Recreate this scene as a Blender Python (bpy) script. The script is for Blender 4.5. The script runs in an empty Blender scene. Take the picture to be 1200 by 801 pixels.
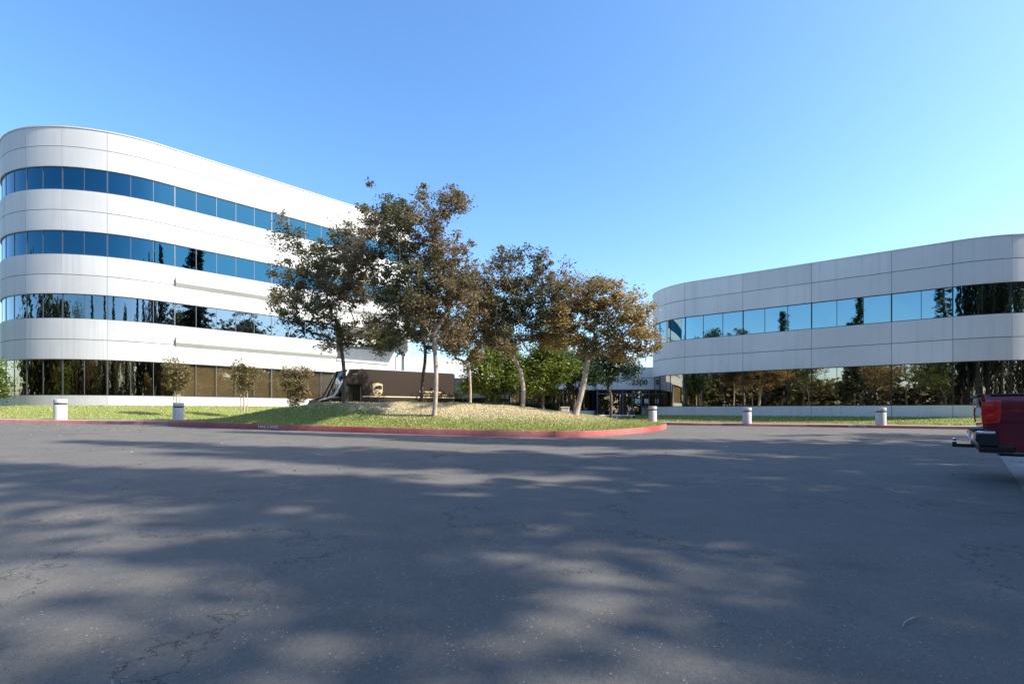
import bpy, math, random
import numpy as np
from mathutils import Vector, Matrix
R = math.radians
random.seed(7); rng = np.random.default_rng(7)
scene = bpy.context.scene
col = scene.collection

# ------------------------------------------------------------------ helpers
def tag(o, label=None, cat=None, group=None, kind=None):
    if label: o['label'] = label
    if cat: o['category'] = cat
    if group: o['group'] = group
    if kind: o['kind'] = kind
    return o

def empty(name, loc=(0, 0, 0), rz=0, label=None, cat=None, group=None):
    o = bpy.data.objects.new(name, None); col.objects.link(o)
    o.empty_display_size = .3
    o.location = loc; o.rotation_euler = (0, 0, rz)
    return tag(o, label, cat, group)

def link_mesh(name, verts, faces, mat, parent=None, smooth=False, angle=35, loc=None, mat_idx=None, mats=None):
    me = bpy.data.meshes.new(name)
    me.from_pydata([tuple(v) for v in verts], [], [tuple(f) for f in faces])
    me.update()
    for m in (mats or [mat]): me.materials.append(m)
    if mat_idx is not None: me.polygons.foreach_set('material_index', list(mat_idx))
    if smooth:
        me.polygons.foreach_set('use_smooth', [True]*len(me.polygons))
        me.set_sharp_from_angle(angle=R(angle))
    o = bpy.data.objects.new(name, me); col.objects.link(o)
    if loc: o.location = loc
    if parent: o.parent = parent
    return o

class MB:
    def __init__(s): s.v = []; s.f = []
    def add(s, vs, fs):
        n = len(s.v); s.v += [tuple(v) for v in vs]; s.f += [tuple(i+n for i in f) for f in fs]; return s
    def box(s, x0, x1, y0, y1, z0, z1, M=None):
        vs = [(x, y, z) for z in (z0, z1) for x, y in ((x0, y0), (x1, y0), (x1, y1), (x0, y1))]
        if M: vs = [tuple(M @ Vector(v)) for v in vs]
        return s.add(vs, [(3, 2, 1, 0), (4, 5, 6, 7), (0, 1, 5, 4), (1, 2, 6, 5), (2, 3, 7, 6), (3, 0, 4, 7)])
    def bbox(s, x0, x1, y0, y1, z0, z1, b=.02, M=None):
        """box with chamfered edges: three crossed slabs hulled"""
        vs = []; 
        X = (x0, x0+b, x1-b, x1); Y = (y0, y0+b, y1-b, y1); Z = (z0, z0+b, z1-b, z1)
        import bmesh
        bm = bmesh.new()
        for xi in (0, 3):
            for yj in (1, 2):
                for zk in (1, 2): bm.verts.new((X[xi], Y[yj], Z[zk]))
        for xi in (1, 2):
            for yj in (0, 3):
                for zk in (1, 2): bm.verts.new((X[xi], Y[yj], Z[zk]))
        for xi in (1, 2):
            for yj in (1, 2):
                for zk in (0, 3): bm.verts.new((X[xi], Y[yj], Z[zk]))
        bmesh.ops.convex_hull(bm, input=bm.verts)
        bm.verts.index_update()
        vs = [v.co.copy() for v in bm.verts]; fs = [[v.index for v in f.verts] for f in bm.faces]
        bm.free()
        if M: vs = [M @ v for v in vs]
        return s.add(vs, fs)
    def tube(s, pts, rs, n=8, cap=True):
        pts = [Vector(p) for p in pts]
        if not hasattr(rs, '__len__'): rs = [rs]*len(pts)
        rings = []; up = Vector((0, 0, 1)); prev = None
        for i, p in enumerate(pts):
            d = (pts[min(i+1, len(pts)-1)] - pts[max(i-1, 0)])
            d = d.normalized() if d.length > 1e-9 else up
            a = prev - d*prev.dot(d) if prev is not None else (d.cross(Vector((1, 0, 0))) if abs(d.x) < .9 else d.cross(Vector((0, 1, 0))))
            a.normalize(); prev = a; b = d.cross(a)
            rings.append([p + (a*math.cos(2*math.pi*k/n) + b*math.sin(2*math.pi*k/n))*rs[i] for k in range(n)])
        vs = [v for r in rings for v in r]; fs = []
        for i in range(len(pts)-1):
            for k in range(n):
                fs.append((i*n+k, i*n+(k+1) % n, (i+1)*n+(k+1) % n, (i+1)*n+k))
        if cap:
            fs.append(tuple(reversed(range(n)))); fs.append(tuple((len(pts)-1)*n+k for k in range(n)))
        return s.add(vs, fs)
    def lathe(s, prof, n=32, M=None, axis='z'):
        vs = []; fs = []
        for r, z in prof:
            for k in range(n):
                a = 2*math.pi*k/n
                v = (r*math.cos(a), r*math.sin(a), z) if axis == 'z' else (r*math.cos(a), z, r*math.sin(a))
                vs.append(v)
        for i in range(len(prof)-1):
            for k in range(n): fs.append((i*n+k, i*n+(k+1) % n, (i+1)*n+(k+1) % n, (i+1)*n+k))
        fs.append(tuple(range(n))[::-1]); fs.append(tuple((len(prof)-1)*n+k for k in range(n)))
        if M: vs = [tuple(M @ Vector(v)) for v in vs]
        return s.add(vs, fs)
    def prism(s, poly, d0, d1, plane='xz', M=None):
        """extrude a 2D polygon"""
        n = len(poly)
        def P(a, b, d): return {'xz': (a, d, b), 'xy': (a, b, d), 'yz': (d, a, b)}[plane]
        vs = [P(a, b, d0) for a, b in poly] + [P(a, b, d1) for a, b in poly]
        if M: vs = [tuple(M @ Vector(v)) for v in vs]
        fs = [tuple(range(n))[::-1], tuple(range(n, 2*n))] + [(i, (i+1) % n, n+(i+1) % n, n+i) for i in range(n)]
        return s.add(vs, fs)
    def build(s, name, mat, parent=None, smooth=False, angle=35, loc=None):
        import bmesh
        o = link_mesh(name, s.v, s.f, mat, parent, smooth, angle, loc)
        bm = bmesh.new(); bm.from_mesh(o.data); bmesh.ops.recalc_face_normals(bm, faces=bm.faces); bm.to_mesh(o.data); bm.free()
        if smooth: o.data.set_sharp_from_angle(angle=R(angle))
        return o

# ------------------------------------------------------------------ materials
class NT:
    def __init__(s, name):
        s.m = bpy.data.materials.new(name); s.m.use_nodes = True; s.t = s.m.node_tree
        s.t.nodes.clear(); s.out = s.n('ShaderNodeOutputMaterial')
    def n(s, typ, **kw):
        nd = s.t.nodes.new(typ)
        for k, v in kw.items():
            if k.startswith('_'): setattr(nd, k[1:], v)
            else: nd.inputs[k.replace('__', ' ')].default_value = v
        return nd
    def l(s, a, b): s.t.links.new(a, b)
    def coord(s, scale=(1, 1, 1), kind='Object'):
        tc = s.n('ShaderNodeTexCoord'); mp = s.n('ShaderNodeMapping'); mp.inputs['Scale'].default_value = scale
        s.l(tc.outputs[kind], mp.inputs[0]); return mp.outputs[0]
    def noise(s, scale, detail=4, vec=None, rough=.55, dist=0):
        nd = s.n('ShaderNodeTexNoise', Scale=scale, Detail=detail, Roughness=rough, Distortion=dist)
        if vec is not None: s.l(vec, nd.inputs['Vector'])
        return nd.outputs['Fac']
    def ramp(s, fac, stops):
        r = s.n('ShaderNodeValToRGB'); e = r.color_ramp.elements
        while len(e) < len(stops): e.new(.5)
        for i, (p, c) in enumerate(stops):
            e[i].position = p; c = (c, c, c) if not hasattr(c, '__len__') else c; e[i].color = (*c, 1)
        s.l(fac, r.inputs[0]); return r.outputs[0]
    def mix(s, fac, a, b, blend='MIX'):
        m = s.n('ShaderNodeMix', _data_type='RGBA', _blend_type=blend)
        for val, idx in ((fac, 0), (a, 6), (b, 7)):
            if hasattr(val, 'node'): s.l(val, m.inputs[idx])
            elif idx == 0: m.inputs[0].default_value = val
            else: m.inputs[idx].default_value = (*val, 1)
        return m.outputs[2]
    def math(s, op, a, b=None):
        m = s.n('ShaderNodeMath', _operation=op)
        for i, v in enumerate((a, b)):
            if v is None: continue
            if hasattr(v, 'node'): s.l(v, m.inputs[i])
            else: m.inputs[i].default_value = v
        return m.outputs[0]
    def bsdf(s, color, rough=.6, metal=0, bump=None, bstr=.3, bdist=.02, coat=0, spec=.5, trans=None):
        b = s.n('ShaderNodeBsdfPrincipled')
        for val, nm in ((color, 'Base Color'), (rough, 'Roughness'), (metal, 'Metallic'), (spec, 'Specular IOR Level'), (coat, 'Coat Weight')):
            if hasattr(val, 'node'): s.l(val, b.inputs[nm])
            elif nm == 'Base Color': b.inputs[nm].default_value = (*val, 1)
            else: b.inputs[nm].default_value = val
        if bump is not None:
            bp = s.n('ShaderNodeBump', Strength=bstr, Distance=bdist); s.l(bump, bp.inputs['Height']); s.l(bp.outputs[0], b.inputs['Normal'])
        s.l(b.outputs[0], s.out.inputs[0]); return b

def simple(name, c, rough=.6, metal=0, coat=0, var=.12, scale=3, bump=.0, spec=.5):
    t = NT(name); v = t.coord()
    f = t.noise(scale, 5, v)
    a = tuple(x*(1-var) for x in c); b = tuple(min(1, x*(1+var)) for x in c)
    t.bsdf(t.mix(f, a, b), rough, metal, bump=(t.noise(scale*30, 4, v) if bump else None), bstr=bump, coat=coat, spec=spec)
    return t.m

def concrete_mat(name, c, streak=.10):
    t = NT(name); v = t.coord()
    tn = t.n('ShaderNodeAttribute', _attribute_name='tone')
    big = t.math('ADD', t.noise(.35, 4, v), t.math('MULTIPLY', tn.outputs['Fac'], .22))
    st = t.noise(1.0, 5, t.coord((3.2, 3.2, .10)))
    fine = t.noise(28, 5, v)
    c1 = t.mix(t.ramp(big, [(.3, 0), (.7, 1)]), tuple(x*.90 for x in c), tuple(min(1, x*1.03) for x in c))
    c2 = t.mix(t.ramp(st, [(.5, 0), (.78, 1)]), c1, tuple(x*(1-streak*1.8) for x in c))
    c3 = t.mix(t.ramp(fine, [(.35, .25), (.5, 0)]), c2, tuple(x*.78 for x in c))
    t.bsdf(c3, .75, bump=fine, bstr=.18, bdist=.01)
    return t.m

def asphalt_mat():
    t = NT('asphalt'); v = t.coord()
    big = t.noise(.22, 5, v, .6)
    mid = t.noise(1.6, 6, v, .6)
    base = t.mix(t.ramp(big, [(.3, 0), (.72, 1)]), (.105, .097, .083), (.150, .139, .120))
    base = t.mix(t.ramp(mid, [(.42, 0), (.75, .45)]), base, (.20, .186, .162))
    # aggregate
    vo = t.n('ShaderNodeTexVoronoi', Scale=55.0); t.l(v, vo.inputs['Vector'])
    agg = t.mix(t.ramp(vo.outputs['Color'], [(.0, 0), (.9, .25), (1.0, 1)]), base, (.27, .255, .235))
    sp = t.n('ShaderNodeTexVoronoi', Scale=26.0); t.l(v, sp.inputs['Vector'])
    spk = t.math('MULTIPLY', t.ramp(sp.outputs['Distance'], [(.0, 1), (.10, 1), (.17, 0)]), t.ramp(t.noise(4.7, 2, v), [(.52, 0), (.6, 1)]))
    agg = t.mix(spk, agg, (.48, .46, .42))
    st_ = t.ramp(t.noise(.6, 6, t.coord((1, 1.3, 1)), .7), [(.60, 0), (.72, .55)])
    agg = t.mix(st_, agg, (.062, .058, .052))
    gr = t.noise(160, 2, v)
    agg = t.mix(t.ramp(gr, [(.35, .45), (.55, 0)]), agg, (.05, .046, .042))
    # cracks: distorted voronoi edges, masked so that they come and go
    wv = t.noise(1.1, 5, v, .65)
    vm = t.n('ShaderNodeVectorMath', _operation='ADD')
    ns = t.n('ShaderNodeTexNoise', Scale=.9, Detail=7.0, Roughness=.68); t.l(v, ns.inputs['Vector'])
    sc = t.n('ShaderNodeVectorMath', _operation='SCALE'); t.l(ns.outputs['Color'], sc.inputs[0]); sc.inputs['Scale'].default_value = 2.1
    t.l(v, vm.inputs[0]); t.l(sc.outputs[0], vm.inputs[1])
    cr = t.n('ShaderNodeTexVoronoi', _feature='DISTANCE_TO_EDGE', Scale=.30); t.l(vm.outputs[0], cr.inputs['Vector'])
    cr2 = t.n('ShaderNodeTexVoronoi', _feature='DISTANCE_TO_EDGE', Scale=.85); t.l(vm.outputs[0], cr2.inputs['Vector'])
    m1 = t.math('MULTIPLY', t.ramp(cr.outputs['Distance'], [(.0, 1), (.0018, .9), (.0042, 0)]), t.ramp(t.noise(.45, 3, v), [(.40, 0), (.47, 1)]))
    m2 = t.math('MULTIPLY', t.ramp(cr2.outputs['Distance'], [(.0, 1), (.0024, .85), (.0052, 0)]), t.ramp(t.noise(.33, 3, t.coord((1, 1.1, 1))), [(.52, 0), (.60, 1)]))
    crk = t.math('MAXIMUM', m1, m2)
    colr = t.mix(t.math('MULTIPLY', crk, .8), agg, (.012, .012, .012))
    hgt = t.math('SUBTRACT', t.math('MULTIPLY', t.noise(90, 3, v), .6), t.math('MULTIPLY', crk, 1.5))
    hgt = t.math('ADD', hgt, t.math('MULTIPLY', vo.outputs['Distance'], -.5))
    t.bsdf(colr, .82, bump=hgt, bstr=.5, bdist=.008, spec=.35)
    return t.m

def grass_mat(name, dry=0.0):
    t = NT(name); v = t.coord()
    a = t.noise(1.2, 5, v, .6); b = t.noise(9, 5, v, .7); c = t.noise(.35, 3, v)
    g = t.mix(t.ramp(b, [(.3, 0), (.7, 1)]), (.17, .21, .045), (.29, .33, .10))
    if dry:
        at = t.n('ShaderNodeAttribute', _attribute_name='dry')
        f = t.math('ADD', at.outputs['Fac'], t.math('MULTIPLY', t.math('SUBTRACT', a, .5), 1.3))
        f = t.ramp(f, [(.35, 0), (.65, 1)])
        g = t.mix(f, g, t.mix(t.ramp(b, [(.35, 0), (.65, 1)]), (.46, .35, .23), (.68, .56, .40)))
    t.bsdf(g, .9, bump=b, bstr=.6, bdist=.05, spec=.2)
    return t.m

def curb_mat():
    t = NT('red_curb_paint'); v = t.coord()
    f = t.noise(2.5, 6, v, .7); g = t.noise(14, 5, v, .7); big = t.noise(.25, 2, v)
    red = t.mix(t.ramp(big, [(.35, 0), (.65, 1)]), (.34, .055, .055), (.50, .19, .165))
    red = t.mix(t.ramp(f, [(.45, 0), (.75, .6)]), red, (.22, .05, .05))
    c = t.mix(t.ramp(g, [(.60, 0), (.72, .8)]), red, (.42, .36, .32))
    t.bsdf(c, .7, bump=g, bstr=.3, bdist=.01); return t.m

def mirror_glass(name, tint, rough=.012, wob=.05):
    t = NT(name); v = t.coord((1, 1, .35))
    n1 = t.noise(.55, 2, v)
    b = t.bsdf(tint, rough, 1.0, bump=n1, bstr=wob, bdist=.05); return t.m

def clear_glass():
    t = NT('bronze_see_through_glass')
    tr = t.n('ShaderNodeBsdfTransparent'); tr.inputs[0].default_value = (.85, .82, .75, 1)
    gl = t.n('ShaderNodeBsdfGlossy'); gl.inputs[0].default_value = (.7, .75, .8, 1); gl.inputs['Roughness'].default_value = .02
    mx = t.n('ShaderNodeMixShader'); mx.inputs[0].default_value = .16
    t.l(tr.outputs[0], mx.inputs[1]); t.l(gl.outputs[0], mx.inputs[2]); t.l(mx.outputs[0], t.out.inputs[0]); return t.m

def leaf_mat(name, cols, trans=.42):
    """per leaf colour from the random 'leafcol' attribute"""
    t = NT(name)
    at = t.n('ShaderNodeAttribute', _attribute_name='leafcol')
    n = len(cols)
    c = t.ramp(at.outputs['Fac'], [(i/(n-1), cols[i]) for i in range(n)])
    d = t.n('ShaderNodeBsdfPrincipled'); t.l(c, d.inputs['Base Color']); d.inputs['Roughness'].default_value = .5; d.inputs['Specular IOR Level'].default_value = .35
    tl = t.n('ShaderNodeBsdfTranslucent'); t.l(c, tl.inputs[0])
    mx = t.n('ShaderNodeMixShader'); mx.inputs[0].default_value = trans
    t.l(d.outputs[0], mx.inputs[1]); t.l(tl.outputs[0], mx.inputs[2]); t.l(mx.outputs[0], t.out.inputs[0]); return t.m

def bark_mat(name, a, b):
    t = NT(name); v = t.coord((1, 1, .35))
    f = t.noise(9, 5, v, .65)
    t.bsdf(t.mix(t.ramp(f, [(.35, 0), (.65, 1)]), a, b), .8, bump=f, bstr=.4, bdist=.01); return t.m

M = dict(
    asphalt=asphalt_mat(),
    panel=concrete_mat('white_precast_concrete', (.545, .54, .525)),
    panel2=concrete_mat('pale_grey_precast_concrete', (.76, .75, .72)),
    dark=simple('dark_joint', (.05, .05, .052), .9),
    glassL=mirror_glass('blue_mirror_glass', (.028, .105, .155)),
    glassG=mirror_glass('bronze_mirror_glass', (.30, .27, .22), wob=.12),
    glassG2=mirror_glass('smoky_mirror_glass', (.16, .22, .26), wob=.1),
    glassR=mirror_glass('teal_mirror_glass', (.20, .33, .38)),
    glassRG=mirror_glass('neutral_mirror_glass', (.42, .40, .36), wob=.08),
    seethru=clear_glass(),
    blind=simple('tan_vertical_blind', (.52, .44, .31), .8, var=.1),
    alu=simple('pale_aluminium', (.16, .18, .20), .4, .6),
    dalu=simple('dark_bronze_aluminium', (.05, .048, .045), .45, .5),
    curb=curb_mat(),
    pconc=concrete_mat('grey_curb_concrete', (.42, .39, .35), .05),
    baycon=concrete_mat('bay_concrete', (.22, .215, .20), .05),
    walk=concrete_mat('sidewalk_concrete', (.36, .335, .29), .04),
    bollard=concrete_mat('bollard_concrete', (.60, .59, .56), .12),
    grass=grass_mat('lawn_grass'), drygrass=grass_mat('dry_mound_grass', 1),
    blade=leaf_mat('grass_blade', [(.20, .23, .05), (.33, .36, .10), (.48, .46, .18), (.72, .62, .42)], .3),
    myrtle=leaf_mat('bronze_green_leaf', [(.05, .062, .028), (.10, .115, .044), (.18, .155, .070), (.26, .165, .095), (.26, .255, .12)]),
    myrtle_o=leaf_mat('orange_bronze_leaf', [(.08, .09, .03), (.18, .155, .05), (.32, .215, .08), (.48, .35, .14), (.34, .30, .11)]),
    green=leaf_mat('bright_green_leaf', [(.045, .080, .014), (.10, .15, .022), (.20, .25, .045), (.28, .30, .06)]),
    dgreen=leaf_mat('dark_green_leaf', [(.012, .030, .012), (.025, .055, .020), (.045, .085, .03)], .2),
    young=leaf_mat('olive_young_leaf', [(.10, .09, .035), (.20, .16, .06), (.32, .24, .11), (.16, .17, .05)]),
    conifer=leaf_mat('conifer_needle', [(.02, .035, .012), (.04, .055, .018), (.07, .065, .025)], .2),
    wood_leaf=leaf_mat('woodland_leaf', [(.04, .05, .02), (.09, .10, .03), (.14, .11, .05), (.17, .10, .05)], .2),
    dead=leaf_mat('fallen_leaf', [(.20, .12, .05), (.42, .30, .16), (.30, .16, .06), (.55, .45, .3)], .1),
    bark=bark_mat('pale_peeling_bark', (.30, .24, .18), (.55, .46, .37)),
    dbark=bark_mat('dark_bark', (.06, .045, .035), (.14, .11, .085)),
    brown=simple('delivery_brown_paint', (.042, .029, .022), .38, 0, .6, .06, spec=.5),
    brown2=simple('delivery_brown_dark', (.035, .022, .016), .4),
    gold=simple('gold_decal', (.75, .50, .16), .5, var=.05),
    cream=simple('cream_decal', (.85, .74, .5), .5, var=.04),
    silver=simple('silver_trim', (.55, .55, .54), .3, .9),
    black=simple('black_plastic', (.015, .015, .016), .5),
    rubber=simple('tyre_rubber', (.02, .02, .02), .85),
    chrome=simple('chrome', (.75, .76, .78), .09, 1, var=.04),
    maroon=simple('maroon_paint', (.22, .009, .022), .2, .2, 1.0, .04),
    tail=simple('red_lamp_plastic', (.72, .010, .012), .2, 0, .4, .1),
    wglass=mirror_glass('vehicle_glass', (.12, .14, .15)),
    interior=simple('dark_cab_interior', (.04, .04, .04), .8),
    white=simple('white_paint', (.8, .8, .78), .5, var=.05),
    bluegrey=concrete_mat('shaded_wall_concrete', (.62, .61, .58)),
    roof=simple('grey_roof_gravel', (.28, .27, .25), .95),
    num=simple('dark_grey_numeral', (.06, .06, .065), .5),
)

# ------------------------------------------------------------------ ground
def zg(x, y):
    return .012*max(-25, min(y, 70)) + .0125*max(0, min(-x, 34))

def axis(vals): return np.array(sorted(set(vals)))
gx = axis([-600, -300, -150, -90] + list(np.arange(-70, 71, 2)) + [90, 150, 300, 600, 0, -34])
gy = axis([-600, -300, -100, -60] + list(np.arange(-40, 81, 2)) + [100, 150, 300, 600, 70, -25])
vs = [(x, y, zg(x, y)) for y in gy for x in gx]
nx = len(gx)
fs = [(j*nx+i, j*nx+i+1, (j+1)*nx+i+1, (j+1)*nx+i) for j in range(len(gy)-1) for i in range(nx-1)]
tag(link_mesh('parking_lot_asphalt', vs, fs, M['asphalt'], smooth=True), kind='structure')

def resample(pts, step):
    P = [Vector((*p[:2], 0)) for p in pts]; out = [P[0]]
    for a, b in zip(P, P[1:]):
        n = max(1, int(round((b-a).length/step)))
        for k in range(1, n+1): out.append(a.lerp(b, k/n))
    return out

def chaikin(pts, n=2, closed=False):
    for _ in range(n):
        out = [] if closed else [pts[0]]
        rngi = range(len(pts)) if closed else range(len(pts)-1)
        for i in rngi:
            a = pts[i]; b = pts[(i+1) % len(pts)]
            out += [(a[0]*.75+b[0]*.25, a[1]*.75+b[1]*.25), (a[0]*.25+b[0]*.75, a[1]*.25+b[1]*.75)]
        if not closed: out.append(pts[-1])
        pts = out
    return pts

def curb(name, pts, inward, mat, h=.15, w=.15, closed=False, seg=3.05):
    """a kerb of cast pieces, inward=+1 when the raised side is left of the walking direction"""
    P = resample(list(pts) + ([pts[0]] if closed else []), .5)
    mb = MB(); L = 0; start = 0
    nrm = []
    n = len(P)
    for i in range(n):
        if closed: a = P[i-1 if i > 0 else n-2]; b = P[i+1 if i < n-1 else 1]
        else: a = P[max(i-1, 0)]; b = P[min(i+1, n-1)]
        d = (b-a).normalized(); nrm.append(Vector((-d.y, d.x, 0))*inward)
    def ring(i, shift=0):
        p = P[i].copy()
        if shift: 
            q = P[min(i+1, n-1)] if shift > 0 else P[max(i-1, 0)]
            if (q-p).length > 1e-6: p = p + (q-p).normalized()*abs(shift)
        z = zg(p.x, p.y); k = nrm[i]
        prof = [(0, -.1), (.012, h-.03), (.035, h), (w, h), (w, -.1)]
        return [(p.x+k.x*o, p.y+k.y*o, z+zz) for o, zz in prof]
    i = 0
    while i < n-1:
        j = i; L = 0
        while j < n-1 and L < seg: L += (P[j+1]-P[j]).length; j += 1
        rings = [ring(k, .008 if k == i else (-.008 if k == j else 0)) for k in range(i, j+1)]
        vs = [v for r in rings for v in r]; fs = []
        for a in range(len(rings)-1):
            for b in range(4): fs.append((a*5+b, a*5+b+1, (a+1)*5+b+1, (a+1)*5+b))
        fs.append((0, 1, 2, 3, 4)); e = (len(rings)-1)*5; fs.append((e+4, e+3, e+2, e+1, e))
        mb.add(vs, fs); i = j
    return tag(mb.build(name, mat, smooth=True, angle=40), kind='structure')

# ------------------------------------------------------------------ mound island
FRONT = [(-17.3, 25.6), (-16.6, 24.85), (-12.4, 23.3), (-8.4, 22.0), (-4.1, 20.7), (0, 19.7), (1.9, 19.5), (3.3, 19.9), (5.1, 21.7), (7.0, 24.3), (8.1, 26.7), (8.6, 28.6)]
BACK = [(-17.3, 25.6), (-16.8, 26.2), (-14.5, 26.3), (-12, 26.6), (-8, 28.7), (-4, 31.2), (0, 32.9), (4, 33.6), (7, 32.6), (8.4, 30.6), (8.6, 28.6)]
outline = FRONT + BACK[-2:0:-1]
outline_s = chaikin(outline, 2, True)
OP = np.array(outline_s)
def dist_edge(x, y):
    a = OP; b = np.roll(OP, -1, 0); p = np.array([x, y])
    ab = b-a; t = np.clip(((p-a)*ab).sum(1)/np.maximum((ab**2).sum(1), 1e-9), 0, 1)
    return float(np.sqrt(((a+ab*t[:, None]-p)**2).sum(1)).min())
def inside(x, y):
    a = OP; b = np.roll(OP, -1, 0)
    c = ((a[:, 1] > y) != (b[:, 1] > y))
    with np.errstate(divide='ignore', invalid='ignore'):
        xi = (b[:, 0]-a[:, 0])*(y-a[:, 1])/(b[:, 1]-a[:, 1])+a[:, 0]
    return bool((c & (x < xi)).sum() % 2)
def ridge(x):
    return float(np.interp(x, [-17, -14, -12, -10, -8, -5.3, -2.8, 0, 1.7, 3.3, 5, 7.5, 9], [.02, .42, .74, 1.0, 1.10, 1.12, 1.12, .98, .78, .58, .40, .16, .05]))
def zmound(x, y):
    d = dist_edge(x, y)
    t = min(1, d/float(np.interp(x, [-17, -13, -9, -5], [1.3, 1.9, 2.5, 3.7]))); t = t*t*(3-2*t)
    n = .03*math.sin(x*1.7+y*.9)+.02*math.sin(x*3.1-y*2.3)
    return zg(x, y)+.215+(ridge(x)-.08+n*t)*t
curb('island_curb', outline_s, 1, M['curb'], h=.24, closed=True)
xs = np.arange(-17.6, 9, .3); ys = np.arange(19.2, 34.2, .3)
vid = {}; vs = []; fs = []; dry = []
ctr = OP.mean(0)
for j, y in enumerate(ys):
    for i, x in enumerate(xs):
        px, py = x, y
        if not inside(x, y):
            # snap near outside points to the kerb line
            a = OP; b = np.roll(OP, -1, 0); p = np.array([x, y]); ab = b-a
            t = np.clip(((p-a)*ab).sum(1)/np.maximum((ab**2).sum(1), 1e-9), 0, 1)
            q = a+ab*t[:, None]; d2 = ((q-p)**2).sum(1); k = d2.argmin()
            if d2[k] > .2: continue
            c = q[k]; v = np.array([c[0]-x, c[1]-y]); nn = np.linalg.norm(v)+1e-9
            px, py = c + v/nn*.06
        vid[(i, j)] = len(vs); vs.append((px, py, zmound(px, py)))
        d = dist_edge(px, py)
        dr = math.exp(-((px+3.5)/6.5)**2)*min(1, max(0, (d-.9)/1.8))*1.15 + .25*math.exp(-((px-3)/3.0)**2)*min(1, d/3)
        dry.append(dr)
for j in range(len(ys)-1):
    for i in range(len(xs)-1):
        k = [(i, j), (i+1, j), (i+1, j+1), (i, j+1)]
        if all(q in vid for q in k): fs.append([vid[q] for q in k])
mound = tag(link_mesh('mound_lawn', vs, fs, M['drygrass'], smooth=True), kind='structure')
at = mound.data.attributes.new('dry', 'FLOAT', 'POINT'); at.data.foreach_set('value', dry)

# ------------------------------------------------------------------ building paths
class Path:
    def __init__(s, pts): # list of (s, x, y, nx, ny)
        s.a = np.array(sorted(pts)); s.arc = s.a[:, 0]
    def at(s, t, off=0):
        x, y, nx_, ny_ = [float(np.interp(t, s.arc, s.a[:, k])) for k in (1, 2, 3, 4)]
        l = math.hypot(nx_, ny_); return x+nx_/l*off, y+ny_/l*off
    def between(s, a, b):
        return [a]+[float(t) for t in s.arc if a+1e-4 < t < b-1e-4]+[b]
def strip(mb, path, s0, s1, z0, z1, o0, o1):
    ss = path.between(s0, s1); vs = []
    for t in ss:
        a = path.at(t, o0); b = path.at(t, o1)
        vs += [(*a, z0), (*b, z0), (*b, z1), (*a, z1)]
    fs = [(0, 1, 2, 3)]; n = len(ss)
    for i in range(n-1):
        for k in range(4): fs.append((i*4+k, (i+1)*4+k, (i+1)*4+(k+1) % 4, i*4+(k+1) % 4))
    fs.append(tuple((n-1)*4+k for k in (3, 2, 1, 0))); mb.add(vs, fs)

# left building
LC = (-30.8, 42.1); LR = 8.0; PHL = R(-43.6)
pts = []
for k in range(0, 61):
    s_ = -19.045*k/60; ph = PHL + s_/LR
    pts.append((s_, LC[0]+LR*math.cos(ph), LC[1]+LR*math.sin(ph), math.cos(ph), math.sin(ph)))
S0 = (pts[0][1], pts[0][2]); dL = (-math.sin(PHL), math.cos(PHL))
LEND = 21.35
pts.append((LEND, S0[0]+dL[0]*LEND, S0[1]+dL[1]*LEND, math.cos(PHL), math.sin(PHL)))
pts.append((-19.045-16, LC[0]-LR, LC[1]+16, -1, 0))
PL = Path(pts)
jointsL = [-34.4, -30.2, -26.0, -21.8, -18.7, -16.1, -13.5, -10.9, -8.3, -5.7, -3.1, .8, .8+6.84, .8+13.68, LEND]
def panes(path, joints, width):
    out = []
    for a, b in zip(joints, joints[1:]): out.append((a, b, max(1, int(round((b-a)/width)))))
    return out

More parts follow.
